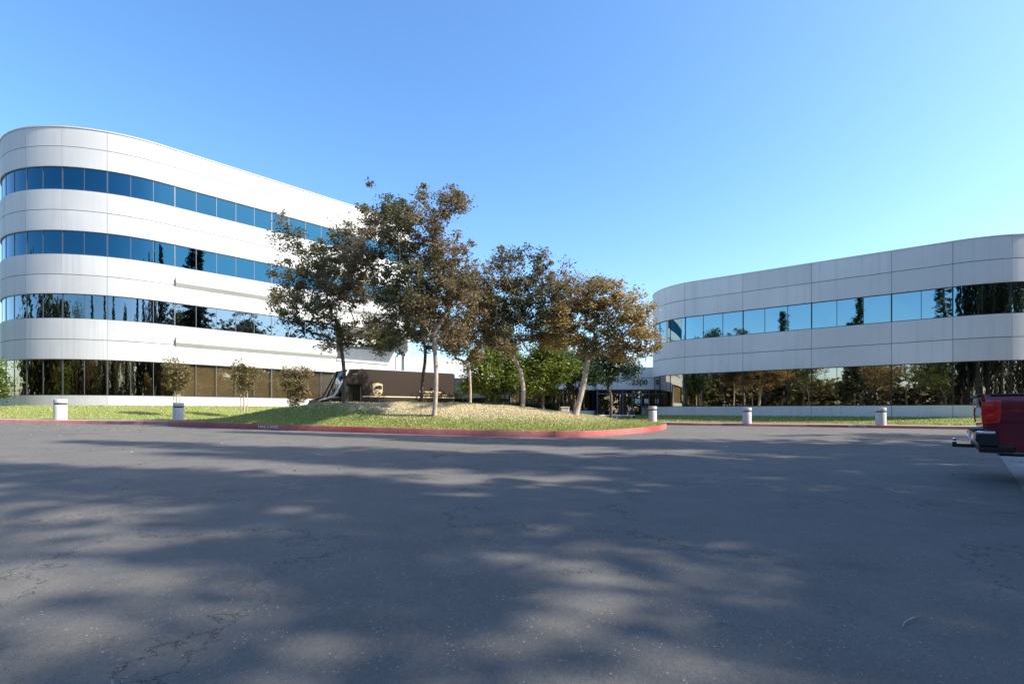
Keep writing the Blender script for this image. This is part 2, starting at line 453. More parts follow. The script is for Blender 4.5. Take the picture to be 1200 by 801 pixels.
rp_ = random.Random(77)
def pane(mb, path, s0, s1, z0, z1, o0, o1, j=.0035):
    """one sheet of glass, a hair out of true like real glazing"""
    ss = path.between(s0, s1); e = [rp_.uniform(-j, j) for _ in range(4)]; vs = []
    for t in ss:
        f = (t-s0)/(s1-s0); lo = o1+e[0]*(1-f)+e[1]*f; hi = o1+e[2]*(1-f)+e[3]*f
        a = path.at(t, o0); vs += [(*a, z0), (*path.at(t, lo), z0), (*path.at(t, hi), z1), (*a, z1)]
    fs = [(0, 1, 2, 3)]; n = len(ss)
    for i in range(n-1):
        for k in range(4): fs.append((i*4+k, i*4+(k+1) % 4, (i+1)*4+(k+1) % 4, (i+1)*4+k))
    fs.append(tuple((n-1)*4+k for k in (3, 2, 1, 0))); mb.add(vs, fs)
def facade(root, path, joints, rows_sp, rows_gl, pane_w, panel, glass_by_row, mull, skip=lambda kind, row, a, b: False, special=None, inner=-.30):
    """rows_sp: (z0, z1, [joint heights]); rows_gl: (z0, z1)"""
    g = .018
    a0, a1 = joints[0], joints[-1]
    for r, (z0, z1, hj) in enumerate(rows_sp):
        bk = MB(); mb = MB(); tone = []; rt = random.Random(int(a0*10)+r)
        zs = [z0]+list(hj)+[z1]
        for a, b in zip(joints, joints[1:]):
            if skip('spandrel', r, a, b): continue
            strip(bk, path, a, b, z0+.05, z1-.05, -.28, -.05)
            for q, (za, zb) in enumerate(zip(zs, zs[1:])):
                strip(mb, path, a+g*.6, b-g*.6, za+(g if q else 0), zb-(g if q < len(zs)-2 else 0), -.22, 0)
                tone += [rt.uniform(-1, 1)]*(len(mb.f)-len(tone))
        if mb.v:
            sp = mb.build('concrete_band', panel, root, smooth=True)
            ta = sp.data.attributes.new('tone', 'FLOAT', 'FACE'); ta.data.foreach_set('value', tone)
            bk.build('joint_backing', M['dark'], sp)
    for r, (z0, z1) in enumerate(rows_gl):
        for a, b, n in panes(path, joints, pane_w):
            if skip('glass', r, a, b): continue
            sp = special(r, a, b) if special else None
            mb = MB()
            for k in range(n): pane(mb, path, a+(b-a)*k/n+.004, a+(b-a)*(k+1)/n-.004, z0-.03, z1+.03, -.14, -.094)
            w = mb.build('window', sp or glass_by_row[r], root, smooth=True)
            m2 = MB()
            for k in range(n+1):
                c = a+(b-a)*k/n; c = min(max(c, a+.02), b-.02)
                strip(m2, path, c-.015, c+.015, z0, z1, -.089, -.065)
            strip(m2, path, a, b, z0, z0+.045, -.089, -.050); strip(m2, path, a, b, z1-.045, z1, -.089, -.050)
            m2.build('mullion', mull, w)
            if sp is M['seethru']:
                m3 = MB(); N = int((b-a)/.045)
                for k in range(N):
                    c = a+(b-a)*(k+.5)/N
                    if (hash((r, int((c-a)/1.37), round(a))) % 7) == 3: continue
                    p = path.at(c-.02, -.22); q = path.at(c+.02, -.26)
                    m3.add([(*p, z0), (*q, z0), (*q, z1), (*p, z1)], [(0, 1, 2, 3)])
                m3.build('vertical_blind', M['blind'], w)

left = empty('office_building', (S0[0], S0[1], 1.5), 0, 'four storey white concrete office building with blue glass bands, at left', 'office building')
def relocate(root):
    """children were built in world coordinates: keep them there under the moved root"""
    bpy.context.view_layer.update()
    for ch in root.children: ch.matrix_parent_inverse = root.matrix_world.inverted()
spL = [(.9, 2.27, [1.56]), (4.71, 7.41, [6.03]), (9.08, 11.69, [10.35]), (13.3, 16.0, [14.65]), (17.55, 20.15, [18.88])]
glL = [(2.27, 4.71), (7.41, 9.08), (11.69, 13.3), (16.0, 17.55)]
RECESS = .8+13.68-1.2   # 13.3
jl = [j for j in jointsL if j < 13] + [13.28, 17.3, LEND]
def skipL(kind, r, a, b):
    if a > 13 and kind == 'spandrel' and r in (0,): return True
    if a > 13 and kind == 'glass' and r in (0, 1): return True
    if a > 13 and kind == 'spandrel' and r == 1: return True
    return False
def spec(r, a, b):
    if r == 0 and -.1 < a < 13: return M['seethru']
    return None
facade(left, PL, jl, spL, glL, 1.32, M['panel'], [M['glassG'], M['glassG2'], M['glassL'], M['glassL']], M['alu'], skipL, spec)
# coping, projecting ledges, roof, core
mb = MB(); strip(mb, PL, jl[0], LEND, 20.15, 20.23, -.35, .04); mb.build('coping', M['panel'], left, smooth=True)
for z in (6.28, 10.62):
    e = 13.26 if z < 8 else LEND
    mb = MB(); ss = [.82, e]; vs = []
    for t in ss:
        for o, dz in ((0.003, -.36), (.02, -.36), (.20, -.10), (.20, .22), (0.003, .22)): vs.append((*PL.at(t, o), z+dz))
    mb.add(vs, [(0, 1, 2, 3, 4), (9, 8, 7, 6, 5)]+[(k, 5+k, 5+(k+1) % 5, (k+1) % 5) for k in range(5)]); mb.build('ledge', M['panel'], left)
    mb = MB(); strip(mb, PL, .82, e, z+.222, z+.262, .004, .03); mb.build('ledge_groove', M['dark'], left)
endp = PL.at(LEND); bx, by = endp[0]-.725*16, endp[1]+.69*16
poly = [PL.at(t, -.2) for t in PL.between(jl[0], LEND-.05)] + [(bx+.3, by)]
mb = MB(); n = len(poly); mb.add([(*p, 19.6) for p in poly], [tuple(range(n))]); mb.build('roof', M['roof'], left)
mb = MB()
for a, b in (((endp[0]-.05, endp[1]-.05), (bx, by)), ((bx, by), (LC[0]-LR+.3, LC[1]+16))):
    d = Vector((b[0]-a[0], b[1]-a[1], 0)).normalized(); nn = Vector((-d.y, d.x, 0))*.3
    mb.add([(a[0], a[1], 7.4), (b[0], b[1], 7.4), (b[0]+nn.x, b[1]+nn.y, 7.4), (a[0]+nn.x, a[1]+nn.y, 7.4),
            (a[0], a[1], 20.15), (b[0], b[1], 20.15), (b[0]+nn.x, b[1]+nn.y, 20.15), (a[0]+nn.x, a[1]+nn.y, 20.15)],
           [(3, 2, 1, 0), (4, 5, 6, 7), (0, 1, 5, 4), (1, 2, 6, 5), (2, 3, 7, 6), (3, 0, 4, 7)])
mb.build('end_wall', M['panel'], left)
# interior core so that nothing shows through
poly = [PL.at(t, -2.2) for t in PL.between(jl[0]+.5, 15)] + [(bx+1, by-2)]
mb = MB(); n = len(poly); mb.prism(poly, .5, 19.5, 'xy'); mb.build('interior_core', M['interior'], left)
# recess under the upper floors beyond s=13.3
def off(t, o): return PL.at(t, o)
mb = MB(); strip(mb, PL, 13.3, 27.0, 4.9, 7.41, -3.2, -2.9); 
mb.build('recessed_wall', M['bluegrey'], left)
mb = MB(); strip(mb, PL, 13.3, 27, 7.41, 9.05, -3.2, -3.0); mb.build('recessed_window', M['glassG'], left)
mb = MB(); strip(mb, PL, 13.3, 27, .9, 4.9, -3.2, -3.0); mb.build('recessed_window', M['glassG'], left)
mb = MB(); strip(mb, PL, 13.28, LEND, 8.95, 9.07, -3.2, -.25); mb.build('soffit', M['bluegrey'], left)
mb = MB(); strip(mb, PL, 13.28, 18.6, 4.71, 5.75, -1.2, -.0); mb.build('canopy_fascia', M['panel'], left)
mb = MB(); strip(mb, PL, 13.28, 18.75, 5.753, 5.95, -1.2, .08); mb.build('canopy_cap', M['panel'], left)
mb = MB(); strip(mb, PL, 13.0, 13.27, 1, 9.05, -3.0, -.23); mb.build('return_wall', M['bluegrey'], left)
mb = MB()
for t in (15.8, 18.3, 21.1): strip(mb, PL, t-.25, t+.25, .6, 4.7 if t < 19 else 8.94, -.9, -.4)
mb.build('column', M['bluegrey'], left)
relocate(left)

# low wing behind the delivery truck
wing = empty('office_wing', (-8, 57, .8), 0, 'low white concrete wing behind the brown delivery truck, dappled with tree shade', 'office building')
def wall_seg(name, a, b, z0, z1, th, mat, parent):
    d = Vector((b[0]-a[0], b[1]-a[1], 0)); L = d.length
    M_ = Matrix.Translation((a[0], a[1], 0)) @ Matrix.Rotation(math.atan2(d.y, d.x), 4, 'Z')
    m = MB(); m.box(0, L, 0, th, z0, z1, M_); return m.build(name, mat, parent)
wall_seg('concrete_band', (-12.3, 54.1), (4.5, 63.2), 4.9, 7.0, .3, M['panel'], wing)
wall_seg('window_band', (-12.3, 54.25), (4.5, 63.35), 1.7, 4.9, .2, M['glassG'], wing)
wall_seg('base_wall', (-12.3, 54.1), (4.5, 63.2), .4, 1.7, .3, M['panel'], wing)
m_ = MB(); m_.prism([(-12.3, 54.4), (4.5, 63.4), (-1, 74), (-18, 65)], 6.6, 6.9, 'xy'); m_.build('roof', M['roof'], wing)
relocate(wing)

# right building
RE = (25.4, 29.5); dR = Vector((-.787, .617)).normalized(); nR = Vector((-.617, -.787)).normalized(); ph0 = math.atan2(nR.y, nR.x)
pts = [(0, *RE, *nR), (14.75, RE[0]+dR.x*14.75, RE[1]+dR.y*14.75, *nR)]
E2 = Vector((pts[1][1], pts[1][2])); c1 = E2 - nR*5.0; c2 = Vector(RE) - nR*6.0
for k in range(1, 31):
    a = R(90)*k/30; ph = ph0 - a; pts.append((14.75+5*a, c1.x+5*math.cos(ph), c1.y+5*math.sin(ph), math.cos(ph), math.sin(ph)))
for k in range(1, 31):
    a = R(90)*k/30; ph = ph0 + a; pts.append((-6*a, c2.x+6*math.cos(ph), c2.y+6*math.sin(ph), math.cos(ph), math.sin(ph)))
sA = 14.75+5*R(90); sB = -6*R(90)
pA = [p for p in pts if abs(p[0]-sA) < 1e-6][0]; pB = [p for p in pts if abs(p[0]-sB) < 1e-6][0]
bk = -nR
pts.append((sA+14, pA[1]+bk.x*14, pA[2]+bk.y*14, pA[3], pA[4])); pts.append((sB-14, pB[1]+bk.x*14, pB[2]+bk.y*14, pB[3], pB[4]))
PR = Path(pts)
jR = [sB-14, sB-9.8, sB-5.5, sB-1.3, -5.2, -2.6, 0, 2.84, 7.1, 11.36, 15.55, 18.4, 21.2, sA+2, sA+6.2, sA+10.4, sA+14]
jR = sorted(jR)
right = empty('office_building', (RE[0], RE[1], .8), 0, 'two storey pale concrete office building with teal glass band, at right in shade', 'office building')
spR = [(.3, 1.56, []), (4.07, 6.65, [5.35]), (8.4, 10.97, [9.7])]
glR = [(1.56, 4.07), (6.65, 8.4)]
facade(right, PR, jR, spR, glR, 1.42, M['panel2'], [M['glassRG'], M['glassR']], M['dalu'])
mb = MB(); strip(mb, PR, jR[0], jR[-1], 10.97, 11.03, -.35, .03); mb.build('coping', M['panel2'], right, smooth=True)
poly = [PR.at(t, -.2) for t in PR.between(jR[0], jR[-1])]
mb = MB(); mb.add([(*p, 10.5) for p in poly], [tuple(range(len(poly)))]); mb.build('roof', M['roof'], right)
poly = [PR.at(t, -.32) for t in PR.between(jR[0], jR[-1])]
mb = MB(); mb.prism(poly, .2, 10.4, 'xy'); mb.build('interior_core', M['interior'], right)
relocate(right)

# ------------------------------------------------------------------ lawns and sidewalks beside the buildings
def loft(name, fronts, backs, va, vb, zf, zb, mat, nrow=10, dist=False, flat=0.0, lift=0.0):
    """columns from front points to back points; va, vb are metres from the front (vb None = to the back)"""
    n = len(fronts); vs = []; fs = []
    for f, b in zip(fronts, backs):
        f = Vector(f); b = Vector(b); L = (b-f).length
        for r in range(nrow+1):
            e = L if vb is None else vb
            d = va+(e-va)*r/nrow; p = f.lerp(b, d/L)
            t = max(0, (d-flat)/max(L-flat, .01)); t = t*t*(3-2*t)
            z = zg(p.x, p.y)*(1-t)+zf*(1-t)+zb*t
            vs.append((p.x, p.y, z+lift))
    m = nrow+1
    for i in range(n-1):
        for r in range(nrow): fs.append((i*m+r, (i+1)*m+r, (i+1)*m+r+1, i*m+r+1))
    o = link_mesh(name, vs, fs, mat, smooth=True)
    return tag(o, kind='structure')
def dens(ps, qs, n=6):
    F = []; B = []
    for i in range(len(ps)-1):
        for k in range(n):
            t = k/n
            F.append((ps[i][0]*(1-t)+ps[i+1][0]*t, ps[i][1]*(1-t)+ps[i+1][1]*t)); B.append((qs[i][0]*(1-t)+qs[i+1][0]*t, qs[i][1]*(1-t)+qs[i+1][1]*t))
    F.append(ps[-1]); B.append(qs[-1]); return F, B
lf = [(-80, 26.5), (-50, 26.5), (-38, 26.5), (-33, 26.5), (-28, 26.5), (-24, 26.5), (-20.5, 26.5), (-18, 26.6), (-16.8, 27.4), (-15.6, 29), (-14.5, 31), (-11.5, 35), (-7.5, 39.5), (-1, 46)]
lbk = [(-75, 50)] + [(-55, 50)] + [PL.at(s, -.3) for s in (-19, -12.5, -8.5, -6, -3.5, -.5, 2, 4, 6.5, 10.5, 14.5, 21)]
F, B = dens(lf, lbk, 8)
curb('left_curb', [(a[0], a[1]) for a in chaikin(lf, 1)], 1, M['curb'])
loft('left_sidewalk', F, B, .13, 1.7, .149, 1.55, M['walk'], 2, flat=99)
loft('left_lawn', F, B, 1.7, None, .150, 1.58, M['grass'], 14, flat=1.7, lift=.012)
rf = [(2, 47), (4.5, 41), (6.5, 36), (8.2, 32.4), (10.3, 31.0), (14, 29.6), (17.8, 28.1), (23.1, 25.7), (27, 23.8), (31, 21.8), (38, 19), (60, 12)]
rb = [(12, 49), (11.6, 47)] + [PR.at(s, -.2) for s in (22.3, 19, 16, 12, 7, 1, -2.5, -6, )] + [PR.at(sB-4, -.2), PR.at(sB-13, -.2)]
F2, B2 = dens(rf, rb, 8)
curb('right_curb', chaikin(rf, 1), 1, M['curb'])
loft('right_sidewalk', F2, B2, .13, 1.35, .149, .82, M['walk'], 2, flat=99)
loft('right_lawn', F2, B2, 1.35, None, .150, .86, M['grass'], 10, flat=1.35, lift=.012)
# concrete gutter apron under the pickup's bay
mb = MB(); A = [(4.6, 4.2), (7.4, 7.4), (12.6, 13.3), (17.5, 18.9)]
vs = []; 
for i in range(len(A)-1):
    for k in range(4):
        t = k/4; vs.append((A[i][0]*(1-t)+A[i+1][0]*t, A[i][1]*(1-t)+A[i+1][1]*t))
vs.append(A[-1]); P = []
for x, y in vs:
    for o in (0, 2, 4, 7):
        X, Y = x+.75*o, y-.66*o; P.append((X, Y, zg(X, Y)+.005))
fs = [(i*4+k, i*4+k+1, (i+1)*4+k+1, (i+1)*4+k) for i in range(len(vs)-1) for k in range(3)]
tag(link_mesh('parking_bay_concrete', P, fs, M['baycon']), kind='structure')
# far entrance paving
mb = MB(); mb.add([(-2, 38, zg(0, 38)+.006), (7, 34.5, zg(0, 34.5)+.006), (14, 58, zg(0, 58)+.006), (0, 60, zg(0, 60)+.006)], [(0, 1, 2, 3)])
tag(mb.build('entrance_paving', M['walk']), kind='structure')

# grass blades
def leaf_attr(o, vals, per):
    a = o.data.attributes.new('leafcol', 'FLOAT', 'FACE'); a.data.foreach_set('value', vals)
def quads_mesh(name, C, U, V, vals, mat, parent=None, tri=False, jag=True):
    """C centres, U and V half axes (n,3); leaf shaped quads"""
    n = len(C)
    if tri: vv = np.stack([C-U, C+U, C+V], 1); k = 3
    else: vv = np.stack([C-U, C-V*.9, C+U, C+V*.9], 1); k = 4
    me = bpy.data.meshes.new(name)
    me.vertices.add(n*k); me.vertices.foreach_set('co', vv.reshape(-1).astype(np.float32))
    me.loops.add(n*k); me.loops.foreach_set('vertex_index', np.arange(n*k, dtype=np.int32))
    me.polygons.add(n); me.polygons.foreach_set('loop_start', np.arange(0, n*k, k, dtype=np.int32))
    me.update(calc_edges=True); me.materials.append(mat)
    o = bpy.data.objects.new(name, me); col.objects.link(o)
    if parent: o.parent = parent
    a = me.attributes.new('leafcol', 'FLOAT', 'FACE'); a.data.foreach_set('value', np.clip(vals, 0, 1).astype(np.float32))
    return o
def blades(name, src, n, h, seed, label, dryattr=False):
    r = np.random.default_rng(seed); me = src.data
    nv = len(me.vertices); co = np.empty(nv*3); me.vertices.foreach_get('co', co); co = co.reshape(-1, 3)
    F_ = np.array([list(p.vertices)[:4] for p in me.polygons])
    A_, B_, C_, D_ = co[F_[:, 0]], co[F_[:, 1]], co[F_[:, 2]], co[F_[:, 3]]
    ar = np.linalg.norm(np.cross(C_-A_, D_-B_), axis=1)
    cen = (A_+C_)/2; w = ar/np.maximum(4, cen[:, 1]**2+cen[:, 0]**2)*np.where(np.abs(cen[:, 0]) < cen[:, 1]*1.15, 1, .05)
    w /= w.sum(); k = r.choice(len(F_), n, p=w); u = r.random(n)[:, None]; v = r.random(n)[:, None]
    P_ = (A_[k]*(1-u)+B_[k]*u)*(1-v)+(D_[k]*(1-u)+C_[k]*u)*v
    ang = r.random(n)*6.28; hh = h*(.5+r.random(n)**2*1.3)
    U = np.stack([np.cos(ang), np.sin(ang), ang*0], 1)*(.012+.012*r.random(n))[:, None]
    V = np.stack([r.normal(0, .35, n)*hh, r.normal(0, .35, n)*hh, hh], 1)
    vals = r.random(n)*.62
    if dryattr:
        d = np.array([x.value for x in me.attributes['dry'].data]); dd = d[F_[k, 0]]
        vals = np.where(r.random(n) < dd*1.1, .8+.2*r.random(n), vals)
    else: vals = np.where(r.random(n) < .1, .9, vals)
    return tag(quads_mesh(name, P_, U, V, vals, M['blade'], tri=True), kind='stuff', label=label, cat='grass')
blades('mound_grass', mound, 110000, .05, 3, 'green and straw coloured grass covering the mound island', True)
blades('lawn_grass', bpy.data.objects['left_lawn'], 50000, .055, 4, 'mown green lawn below the left office building')
blades('lawn_grass', bpy.data.objects['right_lawn'], 40000, .06, 5, 'mown green lawn strip below the right office building')

# ------------------------------------------------------------------ trees
def grow(fork, attractors, trunk_pts, r_tip=.008, step=.45, wob=.06, rexp=.46, rr=None):
    """connect clusters to the tree; returns edges with radii"""
    r = rr or np.random.default_rng(1)
    nodes = [np.array(p, float) for p in trunk_pts]; par = [-1]+list(range(len(trunk_pts)-1)); nt = len(nodes)
    cnt = None
    fork = np.array(fork); att = sorted([np.array(a) for a in attractors], key=lambda a: np.linalg.norm(a-fork))
    ends = []
    for a in att:
        N = np.array(nodes); d = np.linalg.norm(N-a, axis=1)
        df = np.linalg.norm(N-fork, axis=1); pen = d*1.0+df*.18 + np.where(N[:, 2] > a[2]+.1, .8*(N[:, 2]-a[2]), 0)
        pen[:nt-1] += 3+1.5*(nt-1-np.arange(nt-1))
        k = int(pen.argmin()); L = d[k]; m = max(1, int(L/step)); p0 = nodes[k]; cur = k
        for q in range(1, m+1):
            t = q/m; p = p0*(1-t)+a*t; sag = math.sin(math.pi*t)*.10*L
            p = p + np.array([0, 0, -sag*.6]) + (r.normal(0, wob, 3) if q < m else 0)
            nodes.append(p); par.append(cur); cur = len(nodes)-1
        ends.append(cur)
    w = np.zeros(len(nodes)); w[ends] += 1
    for i in range(len(nodes)-1, 0, -1): w[par[i]] += w[i]
    rad = r_tip*np.maximum(w, .6)**rexp
    return nodes, par, rad
def limbs_mesh(nodes, par, rad, n=5, scale=1):
    mb = MB()
    ch = {}
    for i, p in enumerate(par):
        if p >= 0: ch.setdefault(p, []).append(i)
    # chains
    stack = [0]; 
    starts = [(0, None)]
    while starts:
        s0, pa = starts.pop(); chain = [] if pa is None else [pa]; cur = s0
        while True:
            chain.append(cur); c = sorted(ch.get(cur, []), key=lambda k: -rad[k])
            for k in c[1:]: starts.append((k, cur))
            if not c: break
            cur = c[0]
        if len(chain) < 2: continue
        rs = [rad[k]*scale for k in chain]
        if pa is not None: rs[0] = min(rs[0], rs[1]*1.15)
        mb.tube([nodes[k] for k in chain], rs, n if rs[0] > .03 else 4, cap=False)
    return mb
def leaves(name, centres, rad, per, size, mat, parent, r, flat=.75, bias=None, droop=0):
    C0 = np.array(centres); n = len(C0)*per
    idx = np.repeat(np.arange(len(C0)), per)
    radv = rad if np.isscalar(rad) else np.array(rad)[idx][:, None]
    off_ = r.normal(0, .5, (n, 3))*radv*np.array([1, 1, flat]); C = C0[idx]+off_
    a = r.normal(0, 1, (n, 3)); a[:, 2] = a[:, 2]*.5-droop; a /= np.linalg.norm(a, axis=1)[:, None]
    b = np.cross(a, r.normal(0, 1, (n, 3))); b /= np.linalg.norm(b, axis=1)[:, None]
    s = size*(.6+.8*r.random(n))[:, None]
    base = (bias if bias is not None else r.random(len(C0)))[idx]
    vals = .6*base+.4*r.random(n)
    return quads_mesh(name, C, a*s*.5, b*s*.30, vals, mat, parent)

def blob_tree(name, base, trunk, blobs, ncl, per, leafsize, leafm, barkm, seed, label, cat='tree', group=None, clr=.30, twigs=.22, rtip=.009, rmin=.0, bias_fn=None, minr=.05, tr=None):
    """base world (x,y,z); trunk list of world points; blobs list of (centre, radius) in world"""
    r = np.random.default_rng(seed)
    root = empty(name, base, 0, label, cat, group)
    w = np.array([b[1]**2.6 for b in blobs]); w /= w.sum()
    at_ = []
    while len(at_) < ncl:
        c, rad = blobs[r.choice(len(blobs), p=w)]
        v = r.normal(0, 1, 3); v /= np.linalg.norm(v)
        q = np.array(c)+v*rad*(r.random()**(1/2.2))*np.array([1, 1, .9])
        if r.random() < twigs: q = q+v*rad*.5*r.random()+np.array([0, 0, .35*r.random()])
        if all((q[0]-p[0])**2+(q[1]-p[1])**2+(q[2]-p[2])**2 > .05 for p in at_[-60:]): at_.append(q)
    T = [np.array(p, float) for p in trunk]
    nodes, par, rad = grow(T[-1], at_, T, r_tip=rtip, rr=r)
    b0 = np.array(base)
    if tr:
        sc_ = tr/rad[0]; rad = np.maximum(rad*sc_, np.minimum(rad, .010))
    for k in range(len(T)):
        rad[k] = max(rad[k], minr)*(1.25 if k == 0 else 1)
    nodes = [p-b0 for p in nodes]
    limbs_mesh(nodes, par, rad, 7).build('trunk', barkm, root, smooth=True, angle=60)
    A = np.array(at_)-b0
    if bias_fn is None:
        ph = r.random(3)*6
        bias = .5+.28*np.sin(A[:, 0]*1.3+ph[0])+.22*np.sin(A[:, 2]*1.7+ph[1])+r.normal(0, .12, len(A))
    else: bias = bias_fn(A, r)
    bias = np.clip(bias, 0, 1)
    rr_ = clr*(.6+.8*r.random(len(A)))
    leaves('crown', A, rr_, per, leafsize, leafm, root, r, bias=bias)
    return root

F_PX = 600.0; CAMH = 1.25; HOR = 481.0
def W(px, py, Y): return np.array([(px-600)/F_PX*Y, Y, CAMH+(HOR-py)/F_PX*Y])
def pxblobs(Y, L, seed=0):
    r = random.Random(seed); out = []
    for b in L:
        dy = b[3] if len(b) > 3 else r.uniform(-.9, .9)
        p = W(b[0], b[1], Y); p[1] += dy; out.append((p, b[2]/F_PX*Y))
    return out
def ground_at(x, y): return zmound(x, y) if inside(x, y) else zg(x, y)+.1

def trunkpts(px, Y, fork_px, fork_py, n=6, bend=.1):
    x = (px-600)/F_PX*Y; z = ground_at(x, Y)-.08; a = np.array([x, Y, z]); b = W(fork_px, fork_py, Y)
    return [a+(b-a)*k/n+np.array([math.sin(k/n*math.pi)*bend, 0, 0]) for k in range(n+1)]

t1 = trunkpts(403, 24.6, 399, 402)
blob_tree('crape_myrtle_tree', t1[0], t1, pxblobs(24.6, [(348, 285, 19), (372, 300, 30), (402, 272, 20), (425, 300, 22), (340, 325, 24), (382, 335, 36), (415, 335, 26), (326, 350, 18), (355, 370, 24), (395, 375, 26), (428, 378, 18), (405, 398, 10), (380, 400, 12)], 1),
    330, 70, .125, M['myrtle'], M['dbark'], 11, 'bronze leaved tree at the left end of the mound, beside the truck cab', tr=.085, group='crape myrtle trees on the mound')
t2 = trunkpts(509, 22.4, 508, 392)
blob_tree('crape_myrtle_tree', t2[0], t2, pxblobs(22.4, [(440, 250, 30), (462, 235, 18), (498, 262, 36), (533, 246, 18), (537, 224, 9), (466, 290, 34), (515, 300, 34), (545, 290, 14), (428, 292, 24), (415, 320, 14), (450, 335, 32), (495, 345, 40), (535, 340, 28), (470, 375, 28), (522, 378, 30), (440, 375, 20), (552, 362, 16), (490, 398, 14), (460, 408, 14)], 2),
    560, 78, .118, M['myrtle'], M['bark'], 12, 'tallest tree on the mound, with a pale slender trunk in front of the truck', tr=.095, group='crape myrtle trees on the mound')
t2b = trunkpts(494, 27.0, 498, 425, bend=-.05)
blob_tree('crape_myrtle_tree', t2b[0], t2b, pxblobs(27.0, [(450, 395, 20), (475, 380, 24), (505, 388, 24), (530, 400, 18), (485, 350, 24), (540, 412, 10)], 3),
    170, 60, .13, M['myrtle'], M['dbark'], 13, 'dark forked tree close behind the tallest one, its trunk against the truck side', tr=.085, group='crape myrtle trees on the mound', bias_fn=lambda A, r: r.random(len(A))*.5)
t3 = trunkpts(551, 28.5, 549, 425, bend=.05)
blob_tree('crape_myrtle_tree', t3[0], t3, pxblobs(28.5, [(545, 340, 24), (562, 335, 18), (566, 362, 26), (540, 390, 24), (572, 395, 20), (530, 410, 14), (555, 412, 14)], 4),
    250, 65, .13, M['myrtle'], M['bark'], 14, 'thin pale trunked tree just right of the truck tail', tr=.075, group='crape myrtle trees on the mound')
t4 = trunkpts(612, 24.0, 610, 435)
blob_tree('crape_myrtle_tree', t4[0], t4, pxblobs(24.0, [(585, 308, 18), (608, 298, 12), (632, 304, 16), (598, 335, 32), (638, 335, 24), (655, 322, 14), (660, 345, 18), (572, 350, 20), (580, 380, 26), (620, 372, 30), (650, 368, 20), (595, 405, 18), (630, 402, 14)], 5),
    360, 72, .12, M['myrtle'], M['bark'], 15, 'upright bronze leaved tree in front of the bright green bushes', tr=.10, group='crape myrtle trees on the mound')
t5 = trunkpts(674, 24.4, 690, 415, bend=.05)
blob_tree('crape_myrtle_tree', t5[0], t5, pxblobs(24.4, [(690, 330, 15), (672, 348, 20), (703, 355, 26), (728, 350, 14), (735, 378, 26), (757, 392, 18), (770, 400, 11), (705, 390, 28), (668, 385, 24), (646, 392, 20), (655, 372, 16), (718, 335, 10), (735, 408, 20), (690, 408, 14), (755, 412, 12)], 6),
    400, 70, .12, M['myrtle_o'], M['bark'], 16, 'leaning tree with orange turning leaves at the right end of the mound', tr=.135, group='crape myrtle trees on the mound')
# bright green bushes behind the mound
def bush(px, Y, blobs, ncl, mat, seed, label, name='green_shrub', cat='shrub', leaf=.17, bark='dbark', group=None, fork=462, per=55):
    x = (px-600)/F_PX*Y; b = W(px, fork, Y); a = np.array([x, Y, zg(x, Y)])
    T = [a+(b-a)*k/3 for k in range(4)]
    return blob_tree(name, a, T, pxblobs(Y, blobs, seed), ncl, per, leaf, mat, M[bark], seed, label, cat, group, clr=.42)
bush(580, 31.5, [(565, 430, 22), (590, 425, 24), (575, 455, 18), (600, 448, 18), (552, 452, 14), (590, 410, 16), (612, 432, 16)], 260, M['green'], 21, 'leafy green bush between the truck tail and the upright mound tree')
bush(636, 32.5, [(630, 432, 20), (650, 435, 16), (625, 452, 14), (645, 450, 14), (640, 416, 14), (664, 430, 12), (612, 440, 12)], 240, M['green'], 22, 'bright yellow green bush right of the upright mound tree')
bush(716, 33.5, [(700, 425, 16), (720, 420, 18), (740, 432, 15), (690, 438, 15), (712, 440, 14), (672, 435, 12), (745, 446, 6)], 190, M['dgreen'], 23, 'dark green small tree with a short forked trunk before the entrance', 'small_evergreen_tree', 'tree', leaf=.15, fork=464)
bush(672, 36, [(655, 425, 18), (682, 428, 18), (668, 445, 16), (650, 440, 12), (695, 440, 14)], 190, M['dgreen'], 24, 'dark shrub behind the leaning orange tree')
# young staked trees along the left building
for i, (px, top, wid, Y, lab) in enumerate(((207, 421, 13, 30.5, 'young staked tree left most along the wall, behind the concrete bollard'), (286, 422, 17, 32.0, 'young staked tree second along the wall of tan blinds, with ragged crown'), (347, 424, 19, 32.6, 'bushiest young tree of the three along the wall, nearest the truck'))):
    x = (px-600)/F_PX*Y; zb = 1.0 if i == 0 else 1.25
    fy = 452 if i < 2 else 460
    a = np.array([x, Y, zb-.1]); b = W(px, fy, Y)
    T = [a+(b-a)*k/3 for k in range(4)]
    bl = [(px-4, top+14, wid*.55), (px+5, top+20, wid*.6), (px, top+30, wid*.55)] if i < 2 else [(px-8, top+14, 8), (px+6, top+14, 9), (px-3, top+28, 12), (px+5, top+36, 11), (px-2, top+44, 9)]
    o = blob_tree('young_tree', a, T, pxblobs(Y, [(*q, 0) for q in bl], i), 70 if i < 2 else 110, 48, .12, M['young'], M['bark'], 30+i, lab, 'tree', 'young trees planted along the left wall', clr=.21, rtip=.006, minr=.02)
    if i < 2:
        for sx in (-.2, .2):
            m = MB(); m.tube([(sx, 0, 0), (sx, 0, 1.35)], .03, 8); m.build('stake', M['bark'], o)
# dark shrub at far left frame edge
bush(-14, 31, [(-15, 432, 11), (-11, 446, 9), (-15, 458, 10)], 60, M['green'], 33, 'green shrub at the far left edge by the rounded corner')

